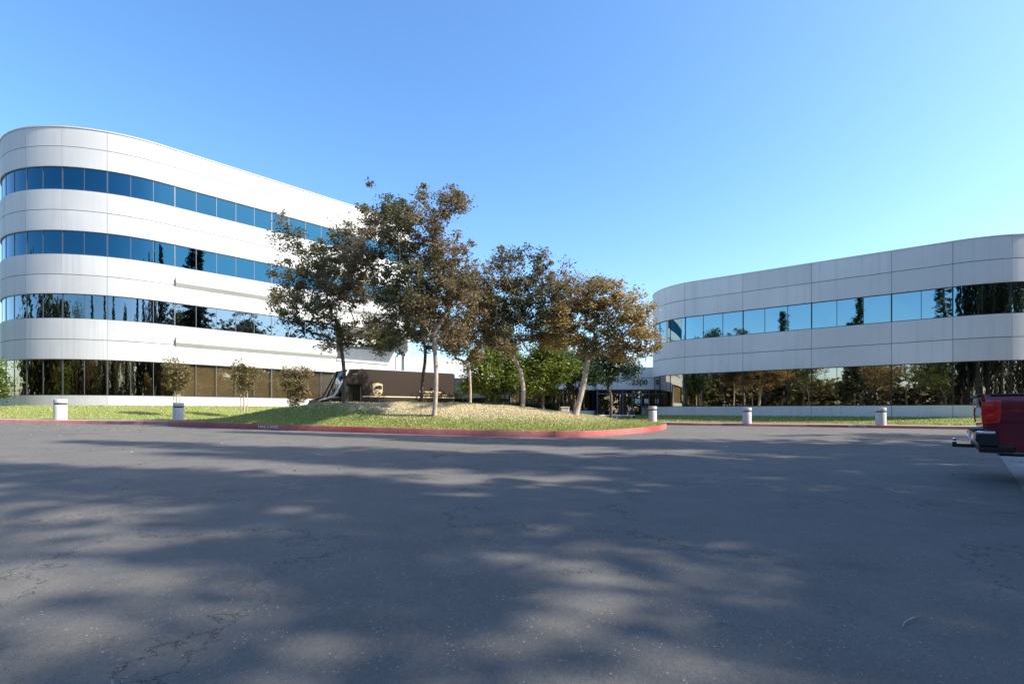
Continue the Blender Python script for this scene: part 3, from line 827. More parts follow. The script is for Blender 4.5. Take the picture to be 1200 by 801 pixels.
# trees beyond the entrance and off to the side: generic crowns
def generic(name, x, y, h, cw, seed, leafm, barkm, label, group=None, ncl=170, per=45, leaf=.2):
    r = random.Random(seed); z = zg(x, y); bl = []
    for k in range(9):
        a = r.uniform(0, 6.28); d = r.uniform(0, cw*.3); bl.append((np.array([x+math.cos(a)*d, y+math.sin(a)*d, z+h*r.uniform(.45, .85)]), cw*r.uniform(.16, .28)))
    T = [np.array([x, y, z-.1+h*.3*k/4]) for k in range(5)]
    return blob_tree(name, T[0], T, bl, ncl, per, leaf, leafm, barkm, seed, label, 'tree', group, clr=.6, rtip=.014)
generic('background_tree', 6, 68, 13, 9, 41, M['myrtle_o'], M['dbark'], 'far tree showing above the entrance wall', ncl=150, leaf=.3)
generic('background_tree', -2, 72, 11, 9, 42, M['dgreen'], M['dbark'], 'far dark tree behind the low wing, right of the wing end', ncl=150, leaf=.3)
def dup(root, loc, rz, label, group=None, sc=1):
    r = root.copy(); col.objects.link(r); r.location = loc; r.rotation_euler = (0, 0, rz); r.scale = (sc,)*3
    r['label'] = label
    if group: r['group'] = group
    for ch in root.children:
        c = ch.copy(); col.objects.link(c); c.parent = r
    return r
bt = generic('lot_tree', -17, -13, 12.5, 11, 43, M['myrtle_o'], M['dbark'], 'round bronze tree behind the camera, mirrored in the right building', 'trees around the parking lot')
bt2 = generic('lot_tree', -8, -16, 12, 11, 44, M['green'], M['dbark'], 'green leafy tree behind the camera, mirrored in the right building', 'trees around the parking lot')
for i, (x, y, s_, w_) in enumerate(((-25, -9, 1, 1), (-32, -3, .95, 0), (0, -20, 1.05, 0), (7, -24, 1.0, 1), (-39, 3, 1.1, 1), (-47, 9, 1, 0), (-20, -24, 1.25, 1), (-34, -16, 1.25, 0), (-6, -30, 1.3, 0), (-54, 15, 1, 1))):
    dup(bt if w_ == 0 else bt2, (x, y, zg(x, y)), i*1.3, '%s lot tree behind the camera, %s of the row' % (('bronze', 'green')[w_], ('second', 'third', 'fourth', 'fifth', 'sixth', 'seventh', 'eighth', 'ninth', 'tenth', 'eleventh')[i]), 'trees around the parking lot', s_)

# woods around the lot, out of frame
def woods():
    r = np.random.default_rng(55); C = []; V = []
    while len(C) < 5200:
        a = r.uniform(R(-228), R(38)); x = math.cos(a); y = math.sin(a)
        rd = r.uniform(52, 66) if x > 0 else r.uniform(44, 58)
        X, Y = x*rd, y*rd
        if Y > 0 and abs(X) < Y*1.2+8: continue
        hh = (21 if x > 0.2 else 12)*(.75+.3*math.sin(a*23)+.15*math.sin(a*57+1))
        z = zg(X, Y)+.2+r.random()**.8*hh
        C.append((X, Y, z)); V.append(.5+.4*math.sin(a*31))
    o = leaves('distant_woods', C, 1.5*np.ones(len(C)), 13, 1.1, M['wood_leaf'], None, r, bias=np.clip(np.array(V), 0, 1))
    tag(o, 'mass of brownish green woods around the parking lot, out of frame', 'woods', None, 'stuff')
woods()
def conifer(x, y, h, rad, seed, label, group, n=230, per=60, leaf=.30, z0=.16):
    r = np.random.default_rng(seed); base = np.array([x, y, zg(x, y)-.1])
    root = empty('conifer_tree', base, 0, label, 'tree', group)
    mb = MB(); mb.tube([(0, 0, 0), (0, 0, h*.4), (0, 0, h)], [.02*h, .014*h, .03], 10); C = []; rr_ = []
    for k in range(n):
        t = z0+(1-z0)*(k+r.random())/n; a = r.random()*6.28
        L = rad*(1-t)**.75*(.55+.5*r.random())*(1.0 if t > z0+.1 else .8)
        zt = h*t; p0 = (0, 0, zt+.2*L); p1 = (math.cos(a)*L, math.sin(a)*L, zt-.12*L)
        mb.tube([p0, p1], [.035, .012], 4, cap=False)
        m = max(1, int(L/.8))
        for q in range(m):
            f = (q+.7)/m; C.append([p1[0]*f, p1[1]*f, p0[2]*(1-f)+p1[2]*f]); rr_.append(.45)
    mb.build('trunk', M['dbark'], root, smooth=True)
    leaves('crown', C, rr_, max(10, int(per*n/len(C)*1.2)), leaf, M['conifer'], root, r, flat=.45, bias=r.random(len(C)), droop=.4)
    return root
CON = [(13.5, 3.2, 17, 3.4), (17.6, 7.6, 19, 3.6), (22.5, 12.5, 21, 3.8), (5.2, -7, 15, 3.4), (25, 4, 24, 4.2), (21, -7.5, 24, 4.4), (30.5, 9, 25, 4.2), (14, -8.5, 22, 4.2), (29, -7, 27, 4.4)]
BR = [(18, -4.8, 17, 10), (26, 8.5, 19, 10), (11, -8, 16, 9), (25, -1, 21, 12), (34, 4, 23, 12), (21, -12, 21, 12), (33, -9, 25, 13), (36, 14, 21, 11), (15, 1.2, 19, 8)]
brn = ['nearest the pickup', 'towards the right building', 'behind the camera', 'middle row', 'farthest right', 'far row behind the camera', 'last row', 'far row towards the right building', 'closest to the camera on the right']
bm1 = generic('canopy_tree', BR[0][0], BR[0][1], 17, 10, 101, M['myrtle'], M['dbark'], 'tall broad tree out of frame, ' + brn[0], 'broad shade trees beside the lot', ncl=155, per=50, leaf=.30)
for i, (x, y, h, cw) in enumerate(BR[1:], 1):
    dup(bm1, (x, y, zg(x, y)), i*2.1, 'tall broad tree out of frame, ' + brn[i], 'broad shade trees beside the lot', h/17)
names = ['nearest the pickup', 'beside the pickup bay', 'beyond the pickup towards the right building', 'just behind the camera', 'back row beside the pickup', 'back row right of the camera', 'back row towards the right building', 'back row behind the camera', 'farthest back row']
for i, (x, y, h, rd) in enumerate(CON):
    h *= 1.42 if i < 4 else 1.2; rd *= 1.12
    conifer(x, y, h, rd, 60+i, 'tall dark conifer out of frame, ' + names[i], 'tall conifers along the parking row')
for i, (x, y, h, rd, nm) in enumerate(((-21, -15, 20, 3.2, 'left'), (-12, -21, 24, 3.4, 'middle'), (-31, -9, 19, 3.0, 'far left'), (-3, -13, 17, 3.0, 'nearest'), (-16, -8, 15, 2.6, 'shortest'))):
    conifer(x, y, h, rd, 80+i, 'slender conifer behind the camera, %s one' % nm, 'slender conifers behind the camera', n=150, per=45)

# ------------------------------------------------------------------ bollards
def make_bollard():
    root = empty('concrete_bollard', (0, 0, 0))
    m = MB(); m.lathe([(.24, 0), (.24, .66), (.232, .68)], 36); m.build('post', M['bollard'], root, smooth=True)
    m = MB(); m.lathe([(.19, .68), (.19, .75)], 36); m.build('lamp_slot', M['dalu'], root, smooth=True)
    m = MB()
    for k in range(12):
        a = k*math.pi/6; m.box(.18, .232, -.012, .012, .683, .748, Matrix.Rotation(a, 4, 'Z'))
    m.build('louvre', M['alu'], root)
    m = MB(); m.lathe([(.235, .752), (.245, .765), (.245, .90), (.225, .925)], 36); m.build('cap', M['bollard'], root, smooth=True)
    return root
def copy_thing(o, loc, rz=0, label=None, scale=1):
    r = o.copy(); col.objects.link(r); r.location = loc; r.rotation_euler = (0, 0, rz); r['label'] = label; r.scale = (scale,)*3
    for ch in o.children:
        c = ch.copy(); col.objects.link(c); c.parent = r
    return r
bo = make_bollard(); tag(bo, 'x', 'bollard', 'concrete bollards along the sidewalks')
BP = [(-23.9, 27.1, 1.18, 'round concrete bollard farthest left, on the sidewalk before the rounded corner'),
      (-17.75, 27.25, 1.06, 'round concrete bollard at the left end of the mound kerb, before the first young tree'),
      (8.95, 32.6, 1.08, 'round concrete bollard nearest the entrance, at the rounded end of the right building'),
      (13.75, 29.95, 1.0, 'round concrete bollard in the middle of the right lawn strip'),
      (19.85, 27.55, 1.02, 'round concrete bollard on the right lawn strip nearest the pickup')]
for i, (x, y, s_, lab) in enumerate(BP):
    loc = (x, y, zg(x, y)+.14)
    if i == 0: bo.location = loc; bo['label'] = lab; bo.scale = (s_,)*3
    else: copy_thing(bo, loc, i*.4, lab, s_)

# ------------------------------------------------------------------ writing
def text_obj(name, body, size, mat, parent, Mx, ext=.004, bold=False, align='CENTER', sx=1.0):
    cu = bpy.data.curves.new(name, 'FONT'); cu.body = body; cu.size = size; cu.extrude = ext; cu.align_x = align; cu.align_y = 'CENTER'
    if bold: cu.offset = size*.018
    tmp = bpy.data.objects.new(name, cu); col.objects.link(tmp)
    dg = bpy.context.evaluated_depsgraph_get(); me = bpy.data.meshes.new_from_object(tmp.evaluated_get(dg))
    bpy.data.objects.remove(tmp); me.materials.clear(); me.materials.append(mat)
    me.transform(Mx @ Matrix.Diagonal((sx, 1, 1, 1)))
    o = bpy.data.objects.new(name, me); col.objects.link(o)
    if parent: o.parent = parent
    return o
def upright(px_, py_, pz_, ang):  # text facing direction: baseline along ang, standing up
    return Matrix.Translation((px_, py_, pz_)) @ Matrix.Rotation(ang, 4, 'Z') @ Matrix.Rotation(R(90), 4, 'X')
# painted words on the kerbs
def kerb_text(x, y, poly, label, s=.17):
    a = np.array(poly); b = np.roll(a, -1, 0)[:-1]; a2 = a[:-1]; p = np.array([x, y]); ab = b-a2
    t = np.clip(((p-a2)*ab).sum(1)/np.maximum((ab**2).sum(1), 1e-9), 0, 1); q = a2+ab*t[:, None]; k = ((q-p)**2).sum(1).argmin()
    c = q[k]; d = ab[k]/np.linalg.norm(ab[k]); ang = math.atan2(d[1], d[0])
    nrm = np.array([d[1], -d[0]])
    o = text_obj('kerb_lettering', 'FIRE LANE', s, M['white'], None, upright(c[0]-nrm[0]*.004+nrm[0]*.006, c[1]-nrm[1]*.004+nrm[1]*.006, zg(*c)+(.115 if s > .15 else .072), ang), .003, False, sx=1.45)
    return tag(o, label, 'kerb lettering')
kerb_text(-10.9, 22.7, outline_s, 'white painted words FIRE LANE on the red kerb of the mound')
rfc = chaikin(rf, 1)
kerb_text(18.7, 27.7, rfc, 'white painted words on the red kerb below the right lawn', .13)

# ------------------------------------------------------------------ entrance block
ent = empty('entrance_block', (9, 46, .6), 0, 'low concrete entrance block with glass doors and address numerals between the two office buildings', 'entrance building')
EY = 44.0; ez = zg(8, 44)
def E(px, py, Y=EY): return W(px, py, Y)
xl = E(700, 0)[0]; xr = E(790, 0)[0]
m = MB(); m.box(xl, xr, EY, EY+8, E(0, 456)[2], E(0, 442.9)[2]); m.box(xl, xr, EY, EY+8, E(0, 442.5)[2], E(0, 430)[2]); m.build('wall', M['panel2'], ent)
m = MB(); m.box(xl+.05, xr-.05, EY+.05, EY+.4, E(0, 444)[2], E(0, 441)[2]); m.build('joint_backing', M['dark'], ent)
text_obj('address_numerals', '2500', .62, M['num'], ent, upright(E(749.5, 0)[0], EY-.03, E(0, 447.9)[2], 0), .03, True, sx=1.1)
m = MB(); zt = E(0, 456)[2]
fr = M['alu']; xs_ = [E(p, 0)[0] for p in (700, 716, 730, 741, 752, 761, 770, 785)]
door_g = []
for a, b in zip(xs_, xs_[1:]):
    g = MB(); g.box(a+.04, b-.04, EY+.30, EY+.34, ez+.1, zt-.05)
    w = g.build('glass_door' if 741 < (a/EY*600+600+2) < 763 else 'window', M['glassRG'], ent)
    f = MB(); f.box(a, a+.09, EY+.22, EY+.38, ez, zt); f.box(a+.09, b, EY+.23, EY+.37, ez+2.15, ez+2.24); f.box(a+.09, b, EY+.23, EY+.37, zt-.1, zt-.002); f.box(a+.09, b, EY+.23, EY+.37, ez+.01, ez+.14)
    if w.name.startswith('glass_door'):
        f.box(b-.3, b-.26, EY+.14, EY+.18, ez+.8, ez+1.5)
        s = MB(); s.box(a+.3, a+.75, EY+.27, EY+.29, ez+1.35, ez+1.75); s.build('notice', M['white'], w)
    f.build('frame', M['alu'], w)
m = MB(); m.box(xl, xr, EY+.6, EY+7.6, ez, zt-.1); m.build('interior', M['interior'], ent)
relocate(ent)
# curved low pavilion left of the entrance
pav = empty('low_pavilion', (4, 50, .6), 0, 'low round fronted pavilion with dark glass and white fascia, left of the entrance', 'pavilion')
pp = []
cxp, cyp, rp = 3.6, 47.5, 4.6
for k in range(0, 41):
    ph = R(-150+150*k/40); pp.append((rp*R(150)*k/40, cxp+rp*math.cos(ph), cyp+rp*math.sin(ph), math.cos(ph), math.sin(ph)))
PP = Path(pp); L_ = pp[-1][0]
zf0, zf1 = W(0, 456, 43)[2], W(0, 444, 43)[2]; zb0 = W(0, 481, 43)[2]
m = MB(); strip(m, PP, 0, L_, zf0, zf1, -.4, 0); m.build('fascia', M['panel2'], pav, smooth=True)
m = MB(); strip(m, PP, 0, L_, zb0, zf0, -.3, -.15); m.build('window_band', M['glassG'], pav, smooth=True)
for k in range(0, 9):
    m = MB(); strip(m, PP, max(0, L_*k/8-.04), min(L_, L_*k/8+.04), zb0, zf0, -.15, -.08); m.build('mullion', M['dalu'], pav)
m = MB(); strip(m, PP, 0, L_, .3, zb0, -.4, 0); m.build('base_wall', M['panel2'], pav, smooth=True)
m = MB(); m.prism([PP.at(t, -.2) for t in PP.between(0, L_)], zf1-.3, zf1-.1, 'xy'); m.build('roof', M['roof'], pav)
relocate(pav)
# dark hedge under the trees, benches, bin, planter
r_ = np.random.default_rng(90)
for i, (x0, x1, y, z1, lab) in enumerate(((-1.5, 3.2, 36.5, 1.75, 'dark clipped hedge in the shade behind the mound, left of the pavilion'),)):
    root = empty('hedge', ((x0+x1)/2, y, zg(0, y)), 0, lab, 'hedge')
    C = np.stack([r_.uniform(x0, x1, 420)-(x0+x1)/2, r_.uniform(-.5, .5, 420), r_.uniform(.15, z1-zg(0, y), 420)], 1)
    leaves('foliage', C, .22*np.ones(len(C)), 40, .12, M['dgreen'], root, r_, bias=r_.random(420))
    mb = MB()
    for k in range(12): mb.tube([(-2.2+k*.4, 0, -.05), (-2.2+k*.4+.05, .05, .9)], [.025, .01], 5)
    mb.build('stem', M['dbark'], root)
def bench(x, y, rz, lab):
    root = empty('concrete_bench', (x, y, zg(x, y)), rz, lab, 'bench', 'white benches near the entrance')
    m = MB(); m.bbox(-.8, .8, -.22, .22, .40, .48, .02); m.build('seat', M['white'], root)
    for s in (-.55, .55):
        m = MB(); m.bbox(s-.08, s+.08, -.18, .18, 0, .40, .015); m.build('leg', M['white'], root)
bench(W(714, 0, 38)[0], 38, .2, 'white bench left of the dark green small tree')
bench(W(731, 0, 38.5)[0], 38.5, -.1, 'white bench right of the dark green small tree, nearest the doors')
root = empty('trash_bin', (W(741, 0, 39)[0], 39, zg(9, 39)), 0, 'black waste bin standing right of the white benches', 'bin')
m = MB(); m.lathe([(.22, 0), (.25, .72)], 20); m.build('barrel', M['black'], root, smooth=True); m = MB(); m.lathe([(.265, .73), (.25, .80), (.10, .86)], 20); m.build('lid', M['black'], root, smooth=True)
root = empty('utility_box', (W(662, 0, 31)[0], 31, zmound(W(662, 0, 31)[0], 31)-.05), 0, 'small white ribbed utility box on the back of the mound', 'utility box')
m = MB(); m.bbox(-.24, .24, -.2, .2, 0, .5, .02); m.build('cabinet', M['bollard'], root); m = MB(); m.bbox(-.27, .27, -.23, .23, .503, .56, .02); m.build('lid', M['bollard'], root)

# ------------------------------------------------------------------ delivery truck (local: +x forward, +y left; we see the left side... built with y=0 near side)
hd = Vector((-.8, -.6)); P1 = Vector((-8.86, 30.2)); ang = math.atan2(hd.y, hd.x)
tz = zg(-8, 31)
tr = empty('delivery_truck', (P1.x-.6*1.1, P1.y+.8*1.1, tz), ang, 'brown parcel delivery step van with gold shield, parked behind the mound', 'truck')
# near side in local frame: heading +x, left (+y) = (-hd.y, hd.x)=(.6,-.8): towards camera. near side y=+1.1
H = 3.24; BL = 6.3
prof = [(-BL, .55), (-BL, H-.10), (-BL+.10, H), (-.02, H), (-.02, .55)]
m = MB(); m.prism(prof, -1.1, 1.1); m.build('cargo_box', M['brown'], tr)
m = MB()
for y in (-1.115, 1.115):
    a, b = sorted((y*.985+.0, y*1.012))
    m.box(-BL+.02, -.05, min(1.101*np.sign(y), 1.125*np.sign(y)), max(1.101*np.sign(y), 1.125*np.sign(y)), 1.60, 1.66)
    m.box(-BL+.02, -.05, min(1.101*np.sign(y), 1.125*np.sign(y)), max(1.101*np.sign(y), 1.125*np.sign(y)), .8, .86)
m.build('rub_rail', M['cream'], tr)
m = MB(); m.box(-BL+.05, -.04, -1.05, 1.05, H+.002, H+.03); m.build('roof_panel', M['white'], tr)
m = MB()
for x in (-BL-.012, -.035): m.box(x, x+.03, -1.112, 1.112, .6, H-.08)
m.build('corner_trim', M['brown2'], tr)
# cab
def cab_side(y0, y1):
    m = MB()
    m.prism([(0, 2.32), (0, H), (.74, H-.04), (1.02, 2.32)], y0, y1)        # header over the door
    m.prism([(.0, .6), (0, 2.30), (.06, 2.30), (.06, .6)], y0, y1)
    m.prism([(.95, .6), (.95, 1.55), (1.75, 1.50), (2.35, 1.38), (2.5, 1.15), (2.55, .6)], y0, y1)
    return m
for y0, y1 in ((1.04, 1.1), (-1.1, -1.04)): cab_side(y0, y1).build('cab_side', M['brown'], tr)
m = MB(); m.prism([(0, H), (.74, H-.04), (.74, H-.10), (0, H-.06)], -1.04, 1.04); m.build('cab_roof', M['brown'], tr)
m = MB(); m.prism([(1.45, 1.50), (2.35, 1.36), (2.5, 1.15), (2.55, .6), (2.45, .6), (2.4, 1.1), (2.3, 1.28), (1.45, 1.42)], -1.04, 1.04); m.build('hood', M['brown'], tr)
m = MB(); m.prism([(.745, H-.12), (1.50, 1.56), (1.46, 1.54), (.70, H-.14)], -1.0, 1.0); m.build('windshield', M['wglass'], tr)
for y in (-1.05, 1.05):
    m = MB(); m.tube([(.76, y, H-.06), (1.60, y, 1.62), (2.42, y, 1.34)], [.055, .06, .04], 8); m.build('windshield_pillar', M['white'] if y > 0 else M['brown'], tr, smooth=True)
m = MB(); m.prism([(1.03, 2.28), (1.42, 1.60), (1.0, 1.60)], 1.045, 1.075); m.build('side_window', M['wglass'], tr)
m = MB(); m.box(.02, .06, -1.03, 1.03, .6, H-.1); m.box(0, 1.4, -1.03, 1.03, .55, .62); m.build('cab_interior', M['interior'], tr)
m = MB(); m.box(.35, .75, .2, .7, .62, 1.15); m.box(.30, .40, .2, .7, 1.1, 1.8); m.build('seat', M['black'], tr)
m = MB(); m.lathe([(.23, 0), (.24, .03)], 20, Matrix.Translation((1.05, .45, 1.55)) @ Matrix.Rotation(R(60), 4, 'Y')); m.build('steering_wheel', M['black'], tr)
m = MB(); m.tube([(.08, 1.12, .7), (.08, 1.14, 2.2)], .02, 8); m.build('grab_rail', M['silver'], tr)
m = MB(); m.tube([(1.2, 1.1, 1.95), (1.25, 1.38, 2.0), (1.25, 1.38, 1.6)], .015, 6); m.build('mirror_arm', M['silver'], tr)
m = MB(); m.bbox(1.2, 1.28, 1.28, 1.48, 1.6, 2.05, .02); m.build('mirror', M['black'], tr)
m = MB(); m.bbox(2.5, 2.7, -1.1, 1.1, .45, .68, .04); m.build('front_bumper', M['silver'], tr)
for y in (-.8, .8):
    m = MB(); m.lathe([(.13, 0), (.14, .05), (.12, .09)], 18, Matrix.Translation((2.50, y, 1.0)) @ Matrix.Rotation(R(90), 4, 'Y')); m.build('headlight', M['chrome'], tr, smooth=True)
m = MB(); m.box(2.50, 2.56, -.55, .55, .75, 1.25); m.build('grille', M['black'], tr)
m = MB(); m.box(1.75, 1.9, 1.101, 1.11, 1.34, 1.37); m.build('decal', M['cream'], tr)
def wheel(x, y, r=.42, w=.26, parent=tr, rim=M['silver']):
    s = 1 if y > 0 else -1
    m = MB(); m.lathe([(r*.6, -w/2), (r*.93, -w/2), (r, -w/2+.03), (r, w/2-.03), (r*.93, w/2), (r*.6, w/2)], 32, Matrix.Translation((x, y, r)), axis='y'); t_ = m.build('tyre', M['rubber'], parent, smooth=True)
    t_.name = 'wheel'
    m = MB(); m.lathe([(r*.62, -w*.3), (r*.62, w*.30), (r*.5, w*.42), (r*.45, w*.25), (r*.15, w*.30), (.04, w*.4)] if s > 0 else [(.04, -w*.4), (r*.15, -w*.30), (r*.45, -w*.25), (r*.5, -w*.42), (r*.62, -w*.3), (r*.62, w*.3)], 24, Matrix.Translation((x, y, r)), axis='y'); m.build('rim', rim, t_, smooth=True)
for x in (1.5, -4.3):
    for y in (.93, -.93): wheel(x, y)
m = MB(); m.box(-BL+.3, 2.2, -.5, .5, .45, .56); m.build('chassis', M['black'], tr)
# shield decal on both sides
def shield_poly(w, h, n=10):
    pts = [(-w/2, h*.40), (-w*.25, h*.47), (0, h*.5), (w*.25, h*.47), (w/2, h*.40)]
    for k in range(1, n):
        t = k/n; a = t*math.pi/2
        pts.append((w/2*math.cos(a)**.55, h*(-.08)-h*.42*math.sin(a)**1.25 if True else 0))
    pts.append((0, -h*.5))
    L = [(-x, y) for x, y in pts[5:-1]][::-1]
    return pts+L
for sgn in (1,):
    cx_, cz_ = -.98, 2.08
    m = MB(); m.prism([(cx_-x, cz_+z) for x, z in shield_poly(.62, .74)], 1.102, 1.108); sh = m.build('shield_logo', M['gold'], tr)
    m = MB(); m.prism([(cx_-x*.86, cz_-.02+z*.84) for x, z in shield_poly(.62, .70)], 1.109, 1.112); m.build('logo_field', M['brown2'], sh)
    # pale swoosh at the top of the shield
    sw = [(-.27, .10), (-.27, .26), (-.12, .31), (0, .325), (.12, .31), (.27, .26), (.27, .20), (.10, .225), (-.08, .18), (-.20, .10), (-.26, -.02)]
    m = MB(); m.prism([(cx_-x, cz_+z) for x, z in sw], 1.113, 1.116); m.build('logo_swoosh', M['cream'], sh)
    Mx = Matrix.Translation((cx_, 1.116, cz_-.08)) @ Matrix.Rotation(R(180), 4, 'Z') @ Matrix.Rotation(R(90), 4, 'X')
    text_obj('logo_letters', 'ups', .40, M['cream'], sh, Mx, .003, True)
    Mx = Matrix.Translation((-4.52, 1.105, 1.98)) @ Matrix.Rotation(R(180), 4, 'Z') @ Matrix.Rotation(R(90), 4, 'X')
    text_obj('lettering', 'Worldwide Services', .19, M['cream'], tr, Mx, .003, True)
    Mx = Matrix.Translation((-4.78, 1.105, 1.80)) @ Matrix.Rotation(R(180), 4, 'Z') @ Matrix.Rotation(R(90), 4, 'X')
    text_obj('lettering', 'Synchronizing the world of commerce', .125, M['gold'], tr, Mx, .003, True)
    Mx = Matrix.Translation((.42, 1.105, 2.93)) @ Matrix.Rotation(R(180), 4, 'Z') @ Matrix.Rotation(R(90), 4, 'X')
    text_obj('fleet_number', '130521', .10, M['cream'], tr, Mx, .003)

# ------------------------------------------------------------------ pickup (local +x forward, near side y=-1)
pa = math.atan2(-.63, .77)
pk = empty('pickup_truck', (7.50+.63, 8.12+.77, zg(8, 8)+.004), pa, 'maroon pickup truck with red tail lamp and chrome bumper at the right edge', 'pickup truck')
def body_section(x, zt=1.40, zb=.52, hw=1.0, inset=0):
    """right half cross section of the box side: list of (y,z) from top inner edge outwards to the bottom"""
    return [(-(hw-.13), zt-.005), (-(hw-.05), zt), (-(hw-.02), zt-.03), (-(hw-.005)+inset, zt-.12), (-hw+inset, zt-.22), (-hw+inset, 1.0), (-(hw-.015)+inset, .97), (-(hw-.03)+inset, .93), (-(hw-.03)+inset, .72), (-(hw-.05)+inset, zb), (-(hw-.12), zb)]
def side_mesh(xs_, mirror, arches, zt=1.40):
    mb = MB(); secs = []
    for x in xs_:
        sec = []
        tail = max(0, (.10-x)/.10) if x < .10 else 0
        for (y, z) in body_section(x, zt):
            yy = y+tail*.045
            for ax, ar in arches:
                if abs(x-ax) < ar and z < .42+math.sqrt(max(0, ar*ar-(x-ax)**2)) - .0: z = .40+math.sqrt(max(0, ar*ar-(x-ax)**2))
            sec.append((x, yy if not mirror else -yy, z))
        secs.append(sec)
    n = len(secs[0]); vs = [v for s in secs for v in s]; fs = [(i*n+k, i*n+k+1, (i+1)*n+k+1, (i+1)*n+k) for i in range(len(secs)-1) for k in range(n-1)]
    mb.add(vs, fs); return mb
xsb = [0, .02, .05, .1, .2, .3]+[.4+.08*k for k in range(23)]
def finish(o, thick=.03):
    md = o.modifiers.new('Solidify', 'SOLIDIFY'); md.thickness = thick; md.offset = -1; return o
for mir in (False, True):
    o = side_mesh(xsb, mir, [(1.25, .50)]).build('bed_side', M['maroon'], pk, smooth=True, angle=50); finish(o)
m = MB(); m.box(.02, 2.1, -.9, .9, .78, .82); m.build('bed_floor', M['black'], pk)
m = MB(); m.box(2.08, 2.14, -.95, .95, .6, 1.40); m.build('bed_front_wall', M['maroon'], pk)
for s in (-1, 1):
    m = MB(); m.bbox(.06, 2.1, s*.93-.06, s*.93+.06, 1.385, 1.415, .012); m.build('bed_rail_cap', M['black'], pk)
# tailgate with a curved crease and chamfered top
gp = [(-.005, .80), (-.02, .95), (-.035, 1.10), (-.02, 1.24), (-.045, 1.36), (-.03, 1.405), (.03, 1.405), (.05, 1.36), (.05, .80)]
m = MB(); m.prism(gp, -.83, .83); m.build('tailgate', M['maroon'], pk, smooth=True, angle=25)
m = MB(); m.bbox(-.075, -.03, -.16, .16, 1.20, 1.29, .015); m.build('tailgate_handle', M['chrome'], pk)
m = MB(); m.bbox(-.085, .05, -.8, .8, 1.375, 1.425, .02); m.build('tailgate_cap', M['black'], pk)
m = MB(); m.prism([(-.048, 1.20), (-.075, 1.24), (-.075, 1.33), (-.048, 1.36)], -.5, .5); m.build('tailgate_badge_bar', M['silver'], pk)
# tail lamps: wrap-round housing with two stacked bulb bowls
for s in (-1, 1):
    m = MB(); y0, y1 = sorted((s*.845, s*1.0))
    ax = .17
    pr = [(-.03, .94), (-.045, 1.1), (-.03, 1.285), (ax, 1.30), (ax+.02, 1.12), (ax, .96)]
    m.prism(pr, y0+(.0 if s > 0 else -.008), y1+(.008 if s > 0 else 0)); tl_ = m.build('tail_lamp', M['tail'], pk)
    for zc in (1.20, 1.04):
        m = MB(); m.lathe([(.065, 0), (.058, .012), (.03, .018)], 20, Matrix.Translation((.07, s*1.009, zc)) @ Matrix.Rotation(R(-90*s), 4, 'X')); m.build('lamp_bowl', M['tail'], tl_, smooth=True)
    m = MB(); m.box(-.047, -.03, min(s*.86, s*.97), max(s*.86, s*.97), 1.095, 1.145); m.build('reverse_lens', M['white'], tl_)
m = MB()
m.prism([(-.10, .62), (-.14, .68), (-.13, .80), (-.09, .83), (.02, .83), (.02, .60)], -.93, .93); m.build('rear_bumper', M['chrome'], pk, smooth=True, angle=20)
for s in (-1, 1):
    m = MB(); y0, y1 = sorted((s*.932, s*1.0)); m.prism([(-.06, .60), (-.11, .67), (-.10, .775), (.14, .775), (.16, .60)], y0, y1); m.build('bumper_end', M['black'], pk, smooth=True, angle=30)
    m = MB(); m.tube([(-.09, s*.90, .80), (-.08, s*.985, .80), (.12, s*1.0, .80)], .026, 10); m.build('bumper_end_trim', M['chrome'], pk, smooth=True)
m = MB(); m.bbox(-.135, .01, -.75, .75, .832, .850, .006); m.build('bumper_step_pad', M['black'], pk)
m = MB(); m.bbox(-.08, .35, -.98, .98, .50, .60, .02); m.build('bumper_valance', M['black'], pk)
m = MB(); m.box(-.150, -.138, -.17, .17, .66, .79); m.build('licence_plate', M['white'], pk)
m = MB(); m.box(-.34, .1, -.035, .035, .51, .57); m.box(-.37, -.31, -.03, .03, .51, .60); m.build('hitch_bar', M['black'], pk)
m = MB(); m.lathe([(.02, 0), (.014, .02), (.022, .03), (.028, .05), (.022, .07), (.010, .077)], 16, Matrix.Translation((-.34, 0, .60))); m.build('hitch_ball', M['chrome'], pk, smooth=True)
m = MB(); m.tube([(-.05, -.62, .50), (.4, -.62, .48), (1.8, -.45, .48)], .035, 10); m.build('exhaust_pipe', M['silver'], pk, smooth=True)
m = MB(); m.tube([(.25, -.97, .80), (.25, -1.0, .80)], [.002, .002], 4); 
# wheel arch brow
for s in (-1, 1):
    for ax in (1.25, 4.85):
        pts_ = [(ax+.53*math.cos(R(a)), s*1.0, .42+.53*math.sin(R(a))) for a in range(0, 181, 12)]
        m = MB(); m.tube(pts_, .022, 8); m.build('wheel_arch_trim', M['maroon'], pk, smooth=True)
